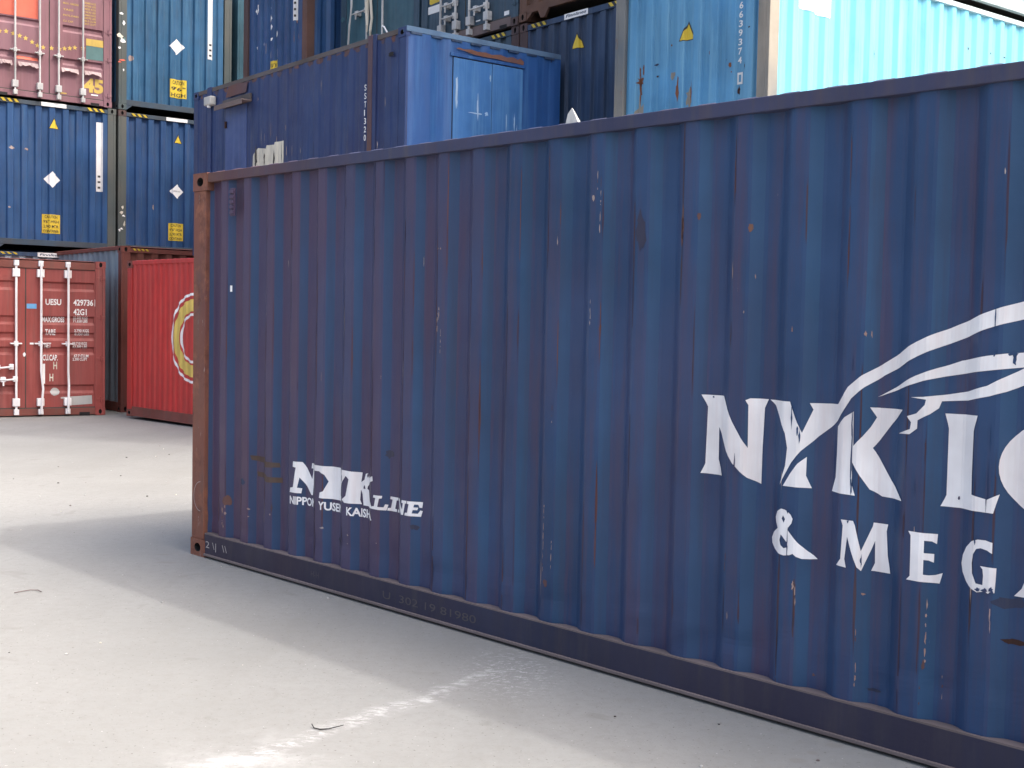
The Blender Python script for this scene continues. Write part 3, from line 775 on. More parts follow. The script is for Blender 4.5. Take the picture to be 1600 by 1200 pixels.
for n_ in range(0, 42):      # paint worn off along the outer folds
    R = random.Random(7000 + n_)
    g_ = .324 + .2747 * n_
    for q in range(R.randint(5, 9)):
        zc = R.uniform(.25, 2.45); hh = R.uniform(.03, .28)
        side_ = 0 if R.random() < .65 else .078
        S.poly(blob(g_ + side_ + R.uniform(-.001, .003), zc, R.uniform(.0015, .0045), hh, 12, q + n_ * 11, .5), 'arris_rust' if R.random() < (.65 if n_ < 13 else .15) else 'arris_wear', mb=wmb, lift=.0012)
    if R.random() < .5:
        S.poly(blob(g_ + .002, R.uniform(.3, 2.2), .002, R.uniform(.02, .09), 12, n_ * 13, .6), 'scrape_pale', mb=wmb, lift=.0018)
for (x, z, rx, rz) in ((4.758, .884, .003, .010), (4.760, .75, .0025, .05), (4.762, .70, .003, .012), (5.040, 1.26, .003, .06), (5.043, 1.12, .0035, .10), (5.045, 1.02, .003, .03), (4.762, 1.27, .003, .04), (4.790, 1.22, .004, .015), (4.80, 1.20, .003, .03), (5.035, .88, .006, .005), (5.092, .73, .003, .02),
        (5.570, .70, .010, .006), (5.600, .70, .012, .009), (5.622, .705, .006, .010), (5.556, .88, .003, .012), (5.592, 1.06, .0025, .09), (5.594, 1.25, .002, .05), (5.600, 1.56, .004, .015), (5.66, 1.56, .012, .010), (5.664, 1.54, .006, .02), (5.60, 1.69, .002, .04), (4.486, 1.05, .0025, .04), (5.31, 1.05, .002, .03),
        (1.42, .66, .003, .05), (1.695, .70, .004, .02), (1.84, .60, .003, .03), (1.90, .735, .010, .012), (1.87, .66, .008, .010), (4.34, 1.33, .006, .004), (5.47, 1.02, .004, .006), (5.03, 1.50, .003, .03)):
    S.poly(blob(x, z, rx, rz, 12, int(x * 999), .6), 'nyk_wall', mb=wmb, lift=.0048)
for k in range(14):    # faint rubbed dents
    R = random.Random(500 + k)
    x, z = R.uniform(.4, 11.8), R.uniform(.22, 1.0)
    S.poly(blob(x, z, R.uniform(.02, .05), R.uniform(.01, .03), 14, k + 300, .4), 'rubbed', mb=wmb, lift=.001)
S.rect(.424, 1.797, .437, 1.838, 'white_sticker', 'sticker', T)
# vent near the top left corner
mb = MB()
for k in range(5): mb.box((.468, -.004 - .008 + .0, 2.300 + k * .033), (.512, .006, 2.322 + k * .033), 'nyk_wall', .003)
mb.box((.462, -.002, 2.287), (.516, .01, 2.467), 'nyk_wall', .003)
mb.build('vent', T)
# chalked and scratched marks on the bottom rail
R0 = Face('side0', 12.192, W_, base=-.0005)
cmb = MB()
R0.text('2 \\|  \\\\', .19, .072, .045, 'chalk', mb=cmb, lift=.001, width=.27)
cmb.build('chalk_writing', T)
M['scratch_dim'] = mat('scratch_dim', base=(.09, .08, .085), rough=.8, seed=35)
cmb = MB()
R0.text('U  302 19 81980', 2.12, .066, .042, 'scratch_dim', mb=cmb, lift=.001, width=.78)
R0.text('H-H', 1.42, .075, .035, 'scratch_dim', mb=cmb, lift=.001)
cmb.build('chalk_writing', T)
cmb = MB()
pts = [(.115 - .085 * math.sin(a), .41 + .10 * math.cos(a)) for a in [math.pi * k / 12 for k in range(13)]]
for (p, q) in zip(pts, pts[1:]):
    d = Vector((q[0] - p[0], q[1] - p[1])).normalized() * .0022
    R0.poly([(p[0] - d.y, p[1] + d.x), (q[0] - d.y, q[1] + d.x), (q[0] + d.y, q[1] - d.x), (p[0] + d.y, p[1] - d.x)], 'chalk', mb=cmb, lift=.001)
cmb.build('chalk_ring', T)
finish(T, F)
T['label'] = 'long navy container nearest the camera, with big white letters and wing logo'

# shard stuck on the top edge
sh = MB()
sh.quads([(0, 0, 0), (.082, 0, .004), (.060, .008, .035), (.030, .012, .078), (.006, .008, .050), (0.002, .018, 0), (.08, .022, .003), (.032, .02, .07)],
         [(0, 1, 2, 3, 4), (5, 7, 6), (0, 4, 3, 7, 5), (3, 2, 1, 6, 7), (0, 5, 6, 1)], 'shard')
so_ = sh.build('plastic_shard')
d0 = Vector((math.cos(th), math.sin(th), 0)); n0 = Vector((-d0.y, d0.x, 0))
so_.location = Vector((-2.1805, 8.4663, 0)) + d0 * 3.455 + n0 * .008 + Vector((0, 0, H8 - .006)); so_.rotation_euler = (0, 0, th)
tag(so_, 'small white plastic shard sticking up from the top edge of the navy container', 'shard')

# ------------------------------------------------------------------ stickers shared by many ends
def hazard(f, s, z0, z1, T, n=3, w=.35, black=True):
    mb = MB()
    fh = f.head
    if black: fh.rect(s, z0, s + w, z1, 'black', mb=mb, lift=.0015)
    st = w / n
    for k in range(n):
        a = s + k * st
        fh.poly([(a, z1), (a + st * .5, z1), (a + st * .95, z0), (a + st * .45, z0)], 'yellow', mb=mb, lift=.0035)
    mb.build('hazard_stripes', T)
def label_plate(f, s0, z0, s1, z1, T, txt='Finnlines'):
    mb = MB(); f.head.rect(s0, z0, s1, z1, 'white_sticker', mb=mb, lift=.0045)
    if txt: f.head.text(txt, (s0 + s1) / 2, z0 + .025, (z1 - z0) * .5, 'navy_c', mb=mb, lift=.0065, width=(s1 - s0) * .86, bold=.02, align='CENTER', shear=.2)
    mb.build('label_plate', T)
def triangle(f, s, z, T, h=.2, w=.19):
    mb = MB()
    f.poly([(s, z + h + .012), (s - w / 2 - .012, z - .008), (s + w / 2 + .012, z - .008)], 'black', mb=mb, lift=.003)
    f.poly([(s, z + h - .02), (s - w / 2 + .005, z), (s + w / 2 - .005, z)], 'yellow', mb=mb, lift=.005)
    mb.build('warning_triangle', T)
def diamond(f, s, z, T, r=.16, txt=None):
    mb = MB(); f.poly([(s, z + r), (s - r, z), (s, z - r), (s + r, z)], 'white_sticker', mb=mb, lift=.004)
    if txt: f.text(txt, s, z - .012, .026, 'black', mb=mb, lift=.006, width=r * 1.1, align='CENTER')
    mb.build('diamond_sticker', T)
def caution(f, s0, z0, s1, z1, T, lines=("CAUTION", "9'6\" HIGH", "2.90 MTR", "CONTAINER")):
    mb = MB(); f.rect(s0, z0, s1, z1, 'yellow', mb=mb, lift=.004)
    h = (z1 - z0) / len(lines)
    for k, t in enumerate(lines):
        f.text(t, (s0 + s1) / 2, z1 - h * (k + .80), h * .58, 'black', mb=mb, lift=.006, width=(s1 - s0) * (.84 if k else .7), bold=.015, align='CENTER')
    mb.build('caution_sticker', T)
def strip_vert(f, s0, s1, z0, z1, T, n=None):
    mb = MB(); f.rect(s0, z0, s1, z1, 'white_sticker', mb=mb, lift=.004)
    for k in range(3): f.rect(s0 + .03, z0 + .06 + k * .11, s1 - .035, z0 + .10 + k * .11, 'gasket', mb=mb, lift=.006)
    mb.build('number_strip', T)
def smudges(f, mt, spots, T=None):
    for k, (s, z, rx, rz) in enumerate(spots): f.poly(blob(s, z, rx, rz, 13, k + 5, .5), mt, mb=f.mb, lift=.0015)

# ------------------------------------------------------------------ 2. left stacks (ends face us)
PL = Vector((-7.991, 25.2, 0))
def colpos(s_right, z): return tuple(PL + B * s_right + Vector((0, 0, z)))
GST = 'containers stacked on the left'
c1, c2, c3 = -.08, 2.41, 4.98
g0 = -.095
z1_, z2_, z3_ = g0, 2.83, 5.74
# column 1
T, F = container('shipping_container', 'navy container with striped header behind the dull red doors, bottom of its stack', colpos(c1, z1_), YA, 12.192, z2_ - z1_ - .012, 'gap_grey', post='gap_grey', rail='navy_c', ends=.30, group=GST)
e = F['end0']; H = z2_ - z1_ - .012
hazard(e, .20, H - .085, H - .045, T, w=.34, black=False)
mb = MB(); e.head.rect(.90, H - .115, 1.40, H - .03, 'white_sticker', mb=mb, lift=.012)
e.head.text('Finnlines', 1.15, H - .09, .045, 'navy_c', mb=mb, lift=.014, width=.42, bold=.02, align='CENTER', shear=.2); mb.build('label_plate', T)
finish(T, F)
T, F = container('shipping_container', 'navy container on the left with white diamond, just above the dull red doors', colpos(c1, z2_), YA, 12.192, H9, 'navy_a', post='postgrey', rail='railblue', ends=.345, group=GST, cast='postgrey')
e = F['end0']
hazard(e, .21, 2.80, 2.86, T); hazard(e, 1.86, 2.80, 2.86, T); label_plate(e, .97, 2.79, 1.45, 2.865, T, None)
triangle(e, 1.22, 2.38, T); diamond(e, 1.19, 1.39, T); caution(e, 1.00, .34, 1.35, .71, T); strip_vert(e, 2.06, 2.18, 1.23, 2.60, T)
smudges(e, 'scrape_pale', [(.42, 1.93, .05, .03), (.70, 1.93, .04, .02), (.38, .8, .02, .02)])
finish(T, F)
T, F = container('shipping_container', 'maroon container with yellow stars and number 45 on its doors, topmost on the left', colpos(c1 - .09, z3_), YA, 13.716, H9, 'maroon', post='maroon', rail='maroon', front='door',
                 group=GST, cast='maroon', door=dict(bars=(.56, 1.02, 1.38, 1.85), bands=((.72, .86), (1.36, 1.50), (2.1, 2.24)), barmat='maroon_bar' if False else 'galv', brackets=(.86,), hz=(.2, .9, 1.45, 2.2)))
e = F['end0']; e.mb = None
off = .17
mb = MB()
def star(f, s, z, r, mb, mt='gold'):
    f.poly([(s + (r if k % 2 == 0 else r * .42) * math.sin(math.pi * k / 5), z + (r if k % 2 == 0 else r * .42) * math.cos(math.pi * k / 5)) for k in range(10)], mt, mb=mb, lift=.004)
for (s, z) in ((.0, 1.17), (.12, 1.19), (.24, 1.20), (.37, 1.18), (.49, 1.155), (.60, 1.125), (.72, 1.07), (.82, 1.02), (.93, 1.00), (1.09, 1.01), (1.24, 1.02), (1.34, 1.04), (1.44, 1.06), (1.54, 1.085), (1.70, 1.10)):
    star(e, s + off, z, .052, mb)
mb.build('star_arc', T)
mb = MB(); e.rect(1.76 + off, .90, 2.13 + off, 1.16, 'teal_patch', mb=mb, lift=.004); e.rect(1.76 + off, 1.165, 2.13 + off, 1.30, 'gold', mb=mb, lift=.004); mb.build('flag_panel', T)
e.text('45', 1.71 + off, .27, .245, 'gold', 'number', T, width=.40, bold=.05, lift=.004)
e.rect(.12, 1.52, .83 + off, 2.30, 'orange_red', 'red_panel', T, lift=.004)
e.rect(.44 + off, .72, .84 + off, .78, 'orange_red', 'red_strip', T, lift=.006)
e.rect(1.86 + off, .20, 2.00 + off, .225, 'white_sticker', 'sticker', T, lift=.005)
e.rect(1.25 + off, .165, 1.38 + off, .185, 'gold', 'sticker', T, lift=.005)
e.rect(.10, .35, .27, .43, 'white_sticker', 'sticker', T, lift=.005)
mb = MB()
for k, (t, z) in enumerate((('MAX. GROSS', 1.92), ('TARE', 1.80), ('PAYLOAD', 1.69), ('CU. CAP.', 1.58))):
    e.text(t, 1.31 + off, z - .02, .035, 'gold', mb=mb, lift=.004, width=.30 if k % 2 == 0 else .2, bold=.01)
for k in range(8): e.text(('30480 KGS', '67200 LBS', '4820 KGS', '10630 LBS', '25660 KGS', '56570 LBS', '86.0 CU.M', '3037 CU.FT')[k], 1.73 + off, 1.97 - k * .058, .035, 'gold', mb=mb, lift=.004, width=.22, bold=.01)
mb.build('lettering', T)
for (a, b) in ((.12 + off, .34 + off), (.45 + off, .83 + off), (1.27 + off, 1.60 + off), (1.72 + off, 2.05 + off)):     # torn protective flaps
    mb = MB(); n = 9; R = random.Random(int(a * 100))
    top = [(a + (b - a) * k / n, .665) for k in range(n + 1)]
    bot = [(a + (b - a) * k / n, .60 - .035 * abs(k / n * 2 - 1) + R.uniform(-.012, .02)) for k in range(n + 1)]
    vs = [e.to(s, z, .010) for s, z in top] + [e.to(s, z, .045 + R.uniform(0, .02)) for s, z in bot]
    mb.quads(vs, [(k, k + 1, n + 2 + k, n + 1 + k) for k in range(n)], 'flap')
    mb.build('torn_flap', T)
finish(T, F)
# column 2
T, F = container('shipping_container', 'brown framed container behind the bright red one, its rusty corner post showing', AB(21.31, 10.44, z1_), YA, 12.192, z2_ - z1_ - .012, 'oxide', post='red_rail', rail='red_rail', group=GST, side=dict(mat='gap_grey'))
hazard(F['end0'], .20, z2_ - z1_ - .09, z2_ - z1_ - .052, T, n=4, w=.3, black=False)
finish(T, F)
T, F = container('shipping_container', 'navy container with white diamond directly beneath the teal one', colpos(c2, z2_), YA, 12.192, H9, 'navy_b', post='postgrey', rail='railblue', ends=.37, group=GST, cast='postbrown')
e = F['end0']
hazard(e, .26, 2.80, 2.855, T); hazard(e, 1.87, 2.80, 2.855, T); label_plate(e, 1.00, 2.79, 1.46, 2.86, T, None)
triangle(e, 1.27, 2.36, T, .18, .17); diamond(e, 1.25, 1.36, T, .15, 'FREE-UN'); caution(e, 1.08, .34, 1.40, .70, T)
e.poly(blob(.74, 1.0, .02, .05, 9, 3), 'scrape_pale', mb=e.mb, lift=.0015)
e_low, T_low = e, T
finish(T, F)
T, F = container('shipping_container', 'teal container with long white strip and yellow caution sticker at far left', colpos(c2, z3_), YA, 12.192, H9, 'teal_a', post='postgrey', rail='railblue', ends=.30, group=GST, cast='postgrey')
e = F['end0']
triangle(e, 1.24, 2.4, T); diamond(e, 1.23, 1.42, T, .165); caution(e, 1.08, .37, 1.44, .75, T, ("CAUTION", "9'6\"", "HIGH")); strip_vert(e, 1.90, 2.02, 1.26, 2.60, T)
e.poly(blob(.26, 1.05, .05, .06, 9, 3), 'scrape_pale', mb=e.mb, lift=.0015)
finish(T, F)
# torn sticker remains on the corner posts
def post_scraps(f, T, spots):
    mb = MB()
    for k, (s_, z_, a_, b_, m_) in enumerate(spots): f.head.poly(blob(s_, z_, a_, b_, 9, k + 70, .6), m_, mb=mb, lift=.003)
    mb.build('sticker_scraps', T)
post_scraps(e, T, [(.05, 1.90, .03, .03, 'white_sticker'), (.10, 1.72, .025, .04, 'white_sticker'), (.03, 1.45, .05, .06, 'cream'), (.08, 1.35, .05, .05, 'white_sticker'), (.12, 1.40, .02, .03, 'teal_patch'), (.02, 1.22, .03, .02, 'white_sticker'), (.07, .98, .05, .02, 'orange_red'), (.02, .94, .03, .02, 'orange_red'), (.10, .78, .02, .02, 'white_sticker')])
post_scraps(e_low, T_low, [(.09, .95, .02, .04, 'cream'), (.06, .84, .04, .03, 'cream'), (.11, .78, .03, .02, 'white_sticker'), (.13, .62, .02, .05, 'cream'), (.07, .52, .03, .02, 'white_sticker'), (.03, .50, .02, .03, 'white_sticker')])
# column 3, mostly hidden
for z, lab, pm in ((z1_, 'grey-green container at ground level behind the office cabin', 'slate'), (z2_, 'grey-green container, second up, behind the office cabin', 'slate'), (z3_, 'teal-grey corner of a container between the teal stack and the navy one with peeling stickers', 'teal_b')):
    T, F = container('shipping_container', lab, colpos(c3, z), YA, 12.192, H9, pm, post=pm, group=GST)
    finish(T, F)

# ------------------------------------------------------------------ 3. dull red doors
yu = math.radians(31.5)
T, F = container('shipping_container', 'dull red container with four white locking bars and white lettering on its doors', (-6.909, 21.056, -.087), yu + math.pi / 2, 6.058, H8, 'red_door', post='red_door', rail='red_rail', front='door', cast='red_door',
                 door=dict(bars=(.59, 1.01, 1.39, 1.82), seam=1.165, bands=((.37, .52), (1.01, 1.15), (1.25, 1.39), (1.51, 1.66), (2.07, 2.23)), barmat='bar_white' if 'bar_white' in M else 'white_paint', header=.15, sillh=.135,
                           handles=((.70, 1.01, .62), (.60, .95, .82)), brackets=(1.19,), hz=(.24, .93, 1.62, 2.28),
                           bent={1.39: [(0, .05, .045), (.03, .45, .05), (.0, .75, .045), (0, H8 - .06, .045)], 1.82: [(0, .05, .045), (.01, .5, .045), (.0, .75, .045), (0, H8 - .06, .045)]}))
e = F['end0']; e.mb = None
for t, s, z, h, wd in (('UESU', 1.475, 1.845, .095, .25), ('429736', 1.92, 1.845, .095, .32), ('42G1', 1.92, 1.685, .10, .215), ('MAX.GROSS', 1.425, 1.56, .085, .355), ('TARE', 1.47, 1.345, .095, .165), ('NET', 1.455, 1.13, .085, .11), ('CU.CAP.', 1.43, .925, .09, .24)):
    e.text(t, s, z, h, 'white_sticker', 'lettering', T, width=wd, bold=.025, lift=.004)
mb = MB(); 
e.poly([[(2.265, 1.835), (2.335, 1.835), (2.335, 1.95), (2.265, 1.95)], [(2.273, 1.843), (2.327, 1.843), (2.327, 1.942), (2.273, 1.942)]], 'white_sticker', mb=mb, lift=.004)
e.text('0', 2.283, 1.855, .075, 'white_sticker', mb=mb, lift=.004, width=.035, bold=.02); mb.build('check_digit', T)
mb = MB()
for t, z, s in (('32.500 KGS', 1.615, 1.92), ('71.650 LBS', 1.56, 1.92), ('3.790 KGS', 1.40, 1.935), ('8.350 LBS', 1.345, 1.945), ('28.710 KGS', 1.185, 1.905), ('63.300 LBS', 1.13, 1.91), ('67.7 CU.M', .975, 1.93), ('2.390 CU.FT', .92, 1.91)):
    e.text(t, s, z, .045, 'white_sticker', mb=mb, lift=.004, width=.235, bold=.02)
mb.build('lettering', T)
mb = MB(); e.text('H', 1.60, .78, .12, 'cream', mb=mb, lift=.004, width=.06, bold=.02); e.text('H', 1.54, .58, .12, 'cream', mb=mb, lift=.004, width=.06, bold=.02); mb.build('lettering', T)
e.poly(blob(1.63, .40, .07, .07, 10, 3, .15), 'grey_patch', 'sticker', T, lift=.004)
e.poly([(1.88, .17), (2.23, .19), (2.225, .335), (1.90, .32), (1.72, .31), (1.72, .285), (1.87, .28)], 'grey_patch', 'sticker', T, lift=.004)
e.rect(1.18, 1.775, 1.335, 1.855, 'skyblue_patch', 'sticker', T, lift=.004)
e.rect(1.23, 1.185, 1.29, 1.215, 'white_sticker', 'sticker', T, lift=.004)
e.poly(blob(1.14, 1.02, .022, .038, 9, 3), 'white_sticker', 'sticker', T, lift=.012)
mb = MB(); mb.box(e.to(1.415, .54, .05), e.to(1.455, .87, .058), 'white_sticker'); mb.build('seal_tag', T)
finish(T, F)

# ------------------------------------------------------------------ 4. bright red container with the ring logo
R1 = Vector((-6.326, 20.507, -.055)); yr = math.atan2(19.013 - 20.507, -4.911 + 6.326)
T, F = container('shipping_container', 'bright red ribbed container with yellow ring emblem on its side', tuple(R1 - Vector((math.cos(yr), math.sin(yr), 0)) * .09), yr, 6.058, 2.56, 'red_wall', post='red_wall', rail='red_rail', toprail='red_wall', cast='red_rail', s0=.2,
                 side=dict(out=.055, down=.03, inn=.055, up=.03, depth=.022, base=.006), rnd=.002)
S = F['side0']; cx, cz = 2.16, 1.335
S.poly([circle(cx, cz, .695), circle(cx, cz, .655)], 'white_paint', 'ring_emblem', T, lift=.002)
S.poly([circle(cx, cz, .600), circle(cx, cz, .415)], 'yellow_dark' if 'yellow_dark' in M else 'band_yellow', 'ring_emblem', T, lift=.002)
S.poly([circle(cx, cz, .385), circle(cx, cz, .345)], 'white_paint', 'ring_emblem', T, lift=.002)
smudges(S, 'rust_dark', [(.50, 2.05, .015, .015)])
S.poly(blob(.06, 2.35, .05, .05, 9, 2, .5), 'cream', 'sticker', T, lift=.004) if False else None
finish(T, F)

# ------------------------------------------------------------------ 5. blue office cabin on top of the red row
OL = 6.2
oc_loc = AB(12.83, 8.32 + W_, 2.595)
T, F = container('office_cabin', 'blue container converted to an office with doors and rusty top edge', oc_loc, YA, OL, H8, 'office_side', post='office_side', rail='office_side', toprail='office_rail', cast='office_side', cat='office cabin',
                 side=dict(out=.13, down=.03, inn=.11, up=.03, depth=.012, base=.004), end=dict(out=.25, down=.09, inn=.14, up=.09, depth=.014, base=.004), ends=.12, header_z=(.02, .0))
S = F['sideW']
def so2(x): return OL - x      # s along the cabin side from its left end
# end wall in brighter blue, sky light painted into its colour
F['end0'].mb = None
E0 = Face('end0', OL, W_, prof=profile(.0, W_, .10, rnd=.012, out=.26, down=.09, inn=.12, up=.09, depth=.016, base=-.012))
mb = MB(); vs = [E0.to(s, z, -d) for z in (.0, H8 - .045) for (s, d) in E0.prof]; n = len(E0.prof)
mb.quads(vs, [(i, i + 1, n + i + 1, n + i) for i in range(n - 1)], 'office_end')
mb.box((-.018, -.002, H8 - .06), (.07, W_ + .002, H8 + .006), 'office_roof', .005)
for k in range(8): mb.box((-.024, .12 + k * .3, H8 - .085), (.0, .12 + k * .3 + .16, H8 - .058), 'navy_c')
Ef = Face('end0', OL, W_, base=-.016)   # proud of the shallow ribs
Ef.poly([(.72, 2.42), (.85, 2.41), (1.0, 2.385), (1.2, 2.38), (1.35, 2.385), (1.5, 2.372), (1.64, 2.375), (1.79, 2.365), (1.80, 2.41), (1.74, 2.445), (1.70, 2.425), (1.62, 2.445), (1.52, 2.425), (1.42, 2.445), (1.28, 2.425), (1.18, 2.44), (1.05, 2.43), (.95, 2.445), (.84, 2.43), (.76, 2.44)], 'office_rust', mb=mb, lift=.016)
mb.build('end_wall', T)
mb = MB(); mb.box(Ef.to(.64, 2.325, .034), Ef.to(1.83, 2.365, -.01), 'office_end', .004); mb.build('lintel', T)
for (a, b) in ((.69, 1.286), (1.294, 1.79)):
    mb = MB(); mb.box(Ef.to(a, .15, .030), Ef.to(b, 2.31, -.01), 'office_door', .003)
    do = mb.build('door', T)
    mb = MB(); mb.box(Ef.to(a - .008, .14, .018), Ef.to(b + .008, 2.322, -.012), 'dark'); mb.build('door_gap', do)
for (x_, z_, a_, b_) in ((1.06, 1.66, .10, .007), (1.21, 1.67, .025, .02), (1.07, 1.72, .012, .15), (1.0, 1.28, .012, .04), (1.07, 1.27, .01, .03), (1.26, 2.12, .012, .05), (1.53, 1.6, .008, .10), (1.66, 1.62, .010, .12), (.74, 1.9, .02, .2), (1.70, 1.5, .006, .08)):
    Dn = Face('end0', OL, W_, base=-.032)
    mb = MB(); Dn.poly(blob(x_, z_, a_, b_, 14, int(x_ * 77), .5), 'pale_scuff', 'paint_scuff', T, lift=.0)
if False: mb = MB(); mb.tube([Ef.to(.97, 1.62, .035), Ef.to(1.10, 1.63, .055), Ef.to(1.24, 1.66, .035)], .008, 'white_paint')
# side details (x measured from the near corner)
def sx_(x0): return OL - x0 if False else OL - x0
SF = Face('sideW', OL, W_, base=-.004)
def SP(x, z, out): return SF.to(OL - x, z, out)
mb = MB(); mb.box(SP(.66, .12, .02), SP(.74, H8 + .012, -.06), 'office_side', .006); mb.box(SP(.74, .12, .03), SP(.84, H8 + .012, -.06), 'office_post', .008); mb.build('side_post', T)
mb = MB(); mb.box(SP(5.52, .12, .02), SP(5.66, H8 + .010, -.06), 'office_side', .008); mb.build('side_post', T)
mb = MB(); mb.box(SP(5.02, .15, .006), SP(4.30, 2.20, -.02), 'side_door', .004); do = mb.build('door', T)
mb = MB(); mb.tube([SP(4.98, 1.9, .02), SP(4.98, 2.0, .02)], .02, 'rust_dark'); mb.build('hinge', do)
mb = MB(); mb.box(SP(5.10, 2.21, .16), SP(4.16, 2.235, -.01), 'rail_dust', .004); mb.box(SP(5.10, 2.235, .02), SP(4.16, 2.33, -.01), 'office_rail', .004); mb.box(SP(5.10, 2.16, .16), SP(4.16, 2.21, .15), 'rail_dust'); mb.build('awning', T)
SF.poly([(OL - 5.0, 2.36), (OL - 4.3, 2.36), (OL - 4.25, 2.50), (OL - 4.6, 2.53), (OL - 4.9, 2.52)], 'office_rust', 'rust_patch', T, lift=.012)
mb = MB(); mb.box(SP(5.52 + .10, 2.30, .10), SP(5.40 - .02, 2.44, -.01), 'grey_patch', .02); mb.tube([SP(5.50, 2.31, .06), SP(5.50, 2.27, .06)], .03, 'white_sticker'); mb.box(SP(5.66, 2.30, .03), SP(5.62, 2.33, .0), 'white_sticker', .005); mb.build('wall_lamp', T)
S.poly([(OL - 4.13, 1.00), (OL - 3.13, .95), (OL - 3.13, 1.53), (OL - 3.40, 1.535), (OL - 3.42, 1.50), (OL - 3.65, 1.515), (OL - 3.68, 1.47), (OL - 3.93, 1.50), (OL - 4.0, 1.46), (OL - 4.11, 1.40)], 'cream', 'peeling_poster', T, lift=.004)
mb = MB()
for k, (x, z, a, b) in enumerate(((3.99, 1.25, .05, .16), (3.72, 1.22, .03, .12), (3.42, 1.2, .03, .16), (3.20, 1.25, .018, .12), (3.95, 1.05, .03, .1), (3.44, 1.02, .03, .08))):
    S.poly(blob(OL - x, z + .1, a * .75, b * .9, 11, k, .6), 'gasket', mb=mb, lift=.0065)
mb.build('poster_tears', T)
mb = MB()
for k, ch in enumerate('SST1320'): SF.text(ch, OL - .92, 1.93 - k * .105, .075, 'white_sticker', mb=mb, lift=.022 - .004, width=.05 if ch != '1' else .02, bold=.01)
mb.build('lettering', T)
for k in range(26):
    R = random.Random(k + 40)
    S.poly(blob(R.uniform(1.2, OL - .3), R.uniform(1.0, 2.3), R.uniform(.003, .007), R.uniform(.02, .12), 10, k, .6), 'scrape_pale' if k % 3 else 'rubbed', mb=S.mb, lift=.0015)
mb = MB()
for k in range(22):      # rust bitten patches under the roof rail
    R = random.Random(k + 90)
    S.poly(blob(.3 + k * .265 + R.uniform(-.06, .06), H8 - .09, R.uniform(.03, .09), R.uniform(.015, .06), 12, k, .5), 'office_post' if k % 3 else 'office_rust', mb=S.mb, lift=.001)
SF.poly(blob(OL - .32, 2.30, .06, .03, 12, 4, .3), 'dark', mb=S.mb, lift=.006)
finish(T, F)

# ------------------------------------------------------------------ 6. the right row, from light blue to the protruding stack
GR = 'containers stacked on the right'
# light blue stack
lb_a, lb_b = 8.96, 10.43
lz = [-.06, 2.85, 5.80, 8.71, 11.62, 14.53]
lb_lab = ['light blue container at ground level under the rusty light blue one', 'light blue container with rust spots, yellow triangle and sunlit ribbed side', 'pale grey container on top of the sunlit light blue one',
          'pale container fourth up above the light blue one', 'pale container fifth up above the light blue one', 'pale container at the very top above the light blue one']
for k, z in enumerate(lz):
    pm = 'light_blue' if k < 2 else 'pale_grey'
    T, F = container('shipping_container', lb_lab[k], AB(lb_a, lb_b, z), YB, 12.192, H9 - (0 if k != 1 else .03), pm, post='lb_post' if k < 2 else pm, cast='lb_post', rail=pm, ends=.25, s0=.13, group=GR, toprail='pale_grey' if k == 1 else pm, side=dict(mat='light_blue_sunlit') if k < 2 else None)
    if k == 1:
        e = F['end0']
        triangle(e, 1.19, 2.07, T, .20, .20)
        mb = MB()
        for i, ch in enumerate('6639374'): e.text(ch, 1.955, 2.20 + .105 - i * .100 - .02, .07, 'white_sticker', mb=mb, lift=.004, width=.055 if ch != '1' else .02, bold=.02)
        e.poly([[(1.955, 1.455), (2.03, 1.455), (2.03, 1.585), (1.955, 1.585)], [(1.975, 1.48), (2.01, 1.48), (2.01, 1.56), (1.975, 1.56)]], 'white_sticker', mb=mb, lift=.004)
        mb.build('number_strip', T)
        for i, (s, zz, rx, rz, mt) in enumerate(((.42, 1.70, .05, .05, 'rust'), (.42, 1.60, .02, .14, 'rust'), (.40, 1.82, .015, .08, 'rust'), (.46, 1.84, .012, .06, 'rust'), (.70, 1.72, .02, .012, 'rust_dark'), (.95, 1.70, .03, .05, 'lb_post'), (1.07, 1.50, .022, .12, 'rust'), (1.25, 1.46, .01, .10, 'rust'),
                (1.28, 1.60, .012, .02, 'rust_dark'), (.92, 2.05, .012, .012, 'rust'), (1.53, 1.87, .014, .02, 'rust'), (2.08, 1.64, .016, .03, 'rust_dark'), (2.06, 1.80, .012, .015, 'rust_dark'), (1.88, 1.68, .02, .03, 'rust'), (1.90, 1.60, .01, .01, 'rust'), (1.98, 1.38, .016, .05, 'rust_dark'), (2.14, 2.05, .012, .012, 'rust_dark'), (1.82, 1.74, .01, .012, 'rust_dark'), (.42, 1.30, .06, .2, 'lb_post'), (1.22, 1.40, .05, .12, 'lb_post'), (.68, 1.86, .03, .012, 'rubbed'))):
            e.poly(blob(s, zz, rx, rz, 13, i + 3, .5), mt, mb=e.mb, lift=.0015 if mt == 'lb_post' else .0025)
        sd = F['side0']
        mb = MB(); sd.poly([(.50, 2.30), (1.02, 2.255), (1.06, 2.30), (1.06, 2.62), (.50, 2.62)], 'white_sticker', mb=mb, lift=.004)
        sd.poly([(.74, 2.36), (.765, 2.36), (.79, 2.47), (.765, 2.47)], 'grey_patch', mb=mb, lift=.006)
        mb.build('white_panel', T)
        smudges(sd, 'rubbed', [(3.85, 2.35, .03, .015), (4.3, 2.35, .012, .012), (1.9, 2.0, .02, .04), (4.7, 2.36, .03, .01)])
    finish(T, F)
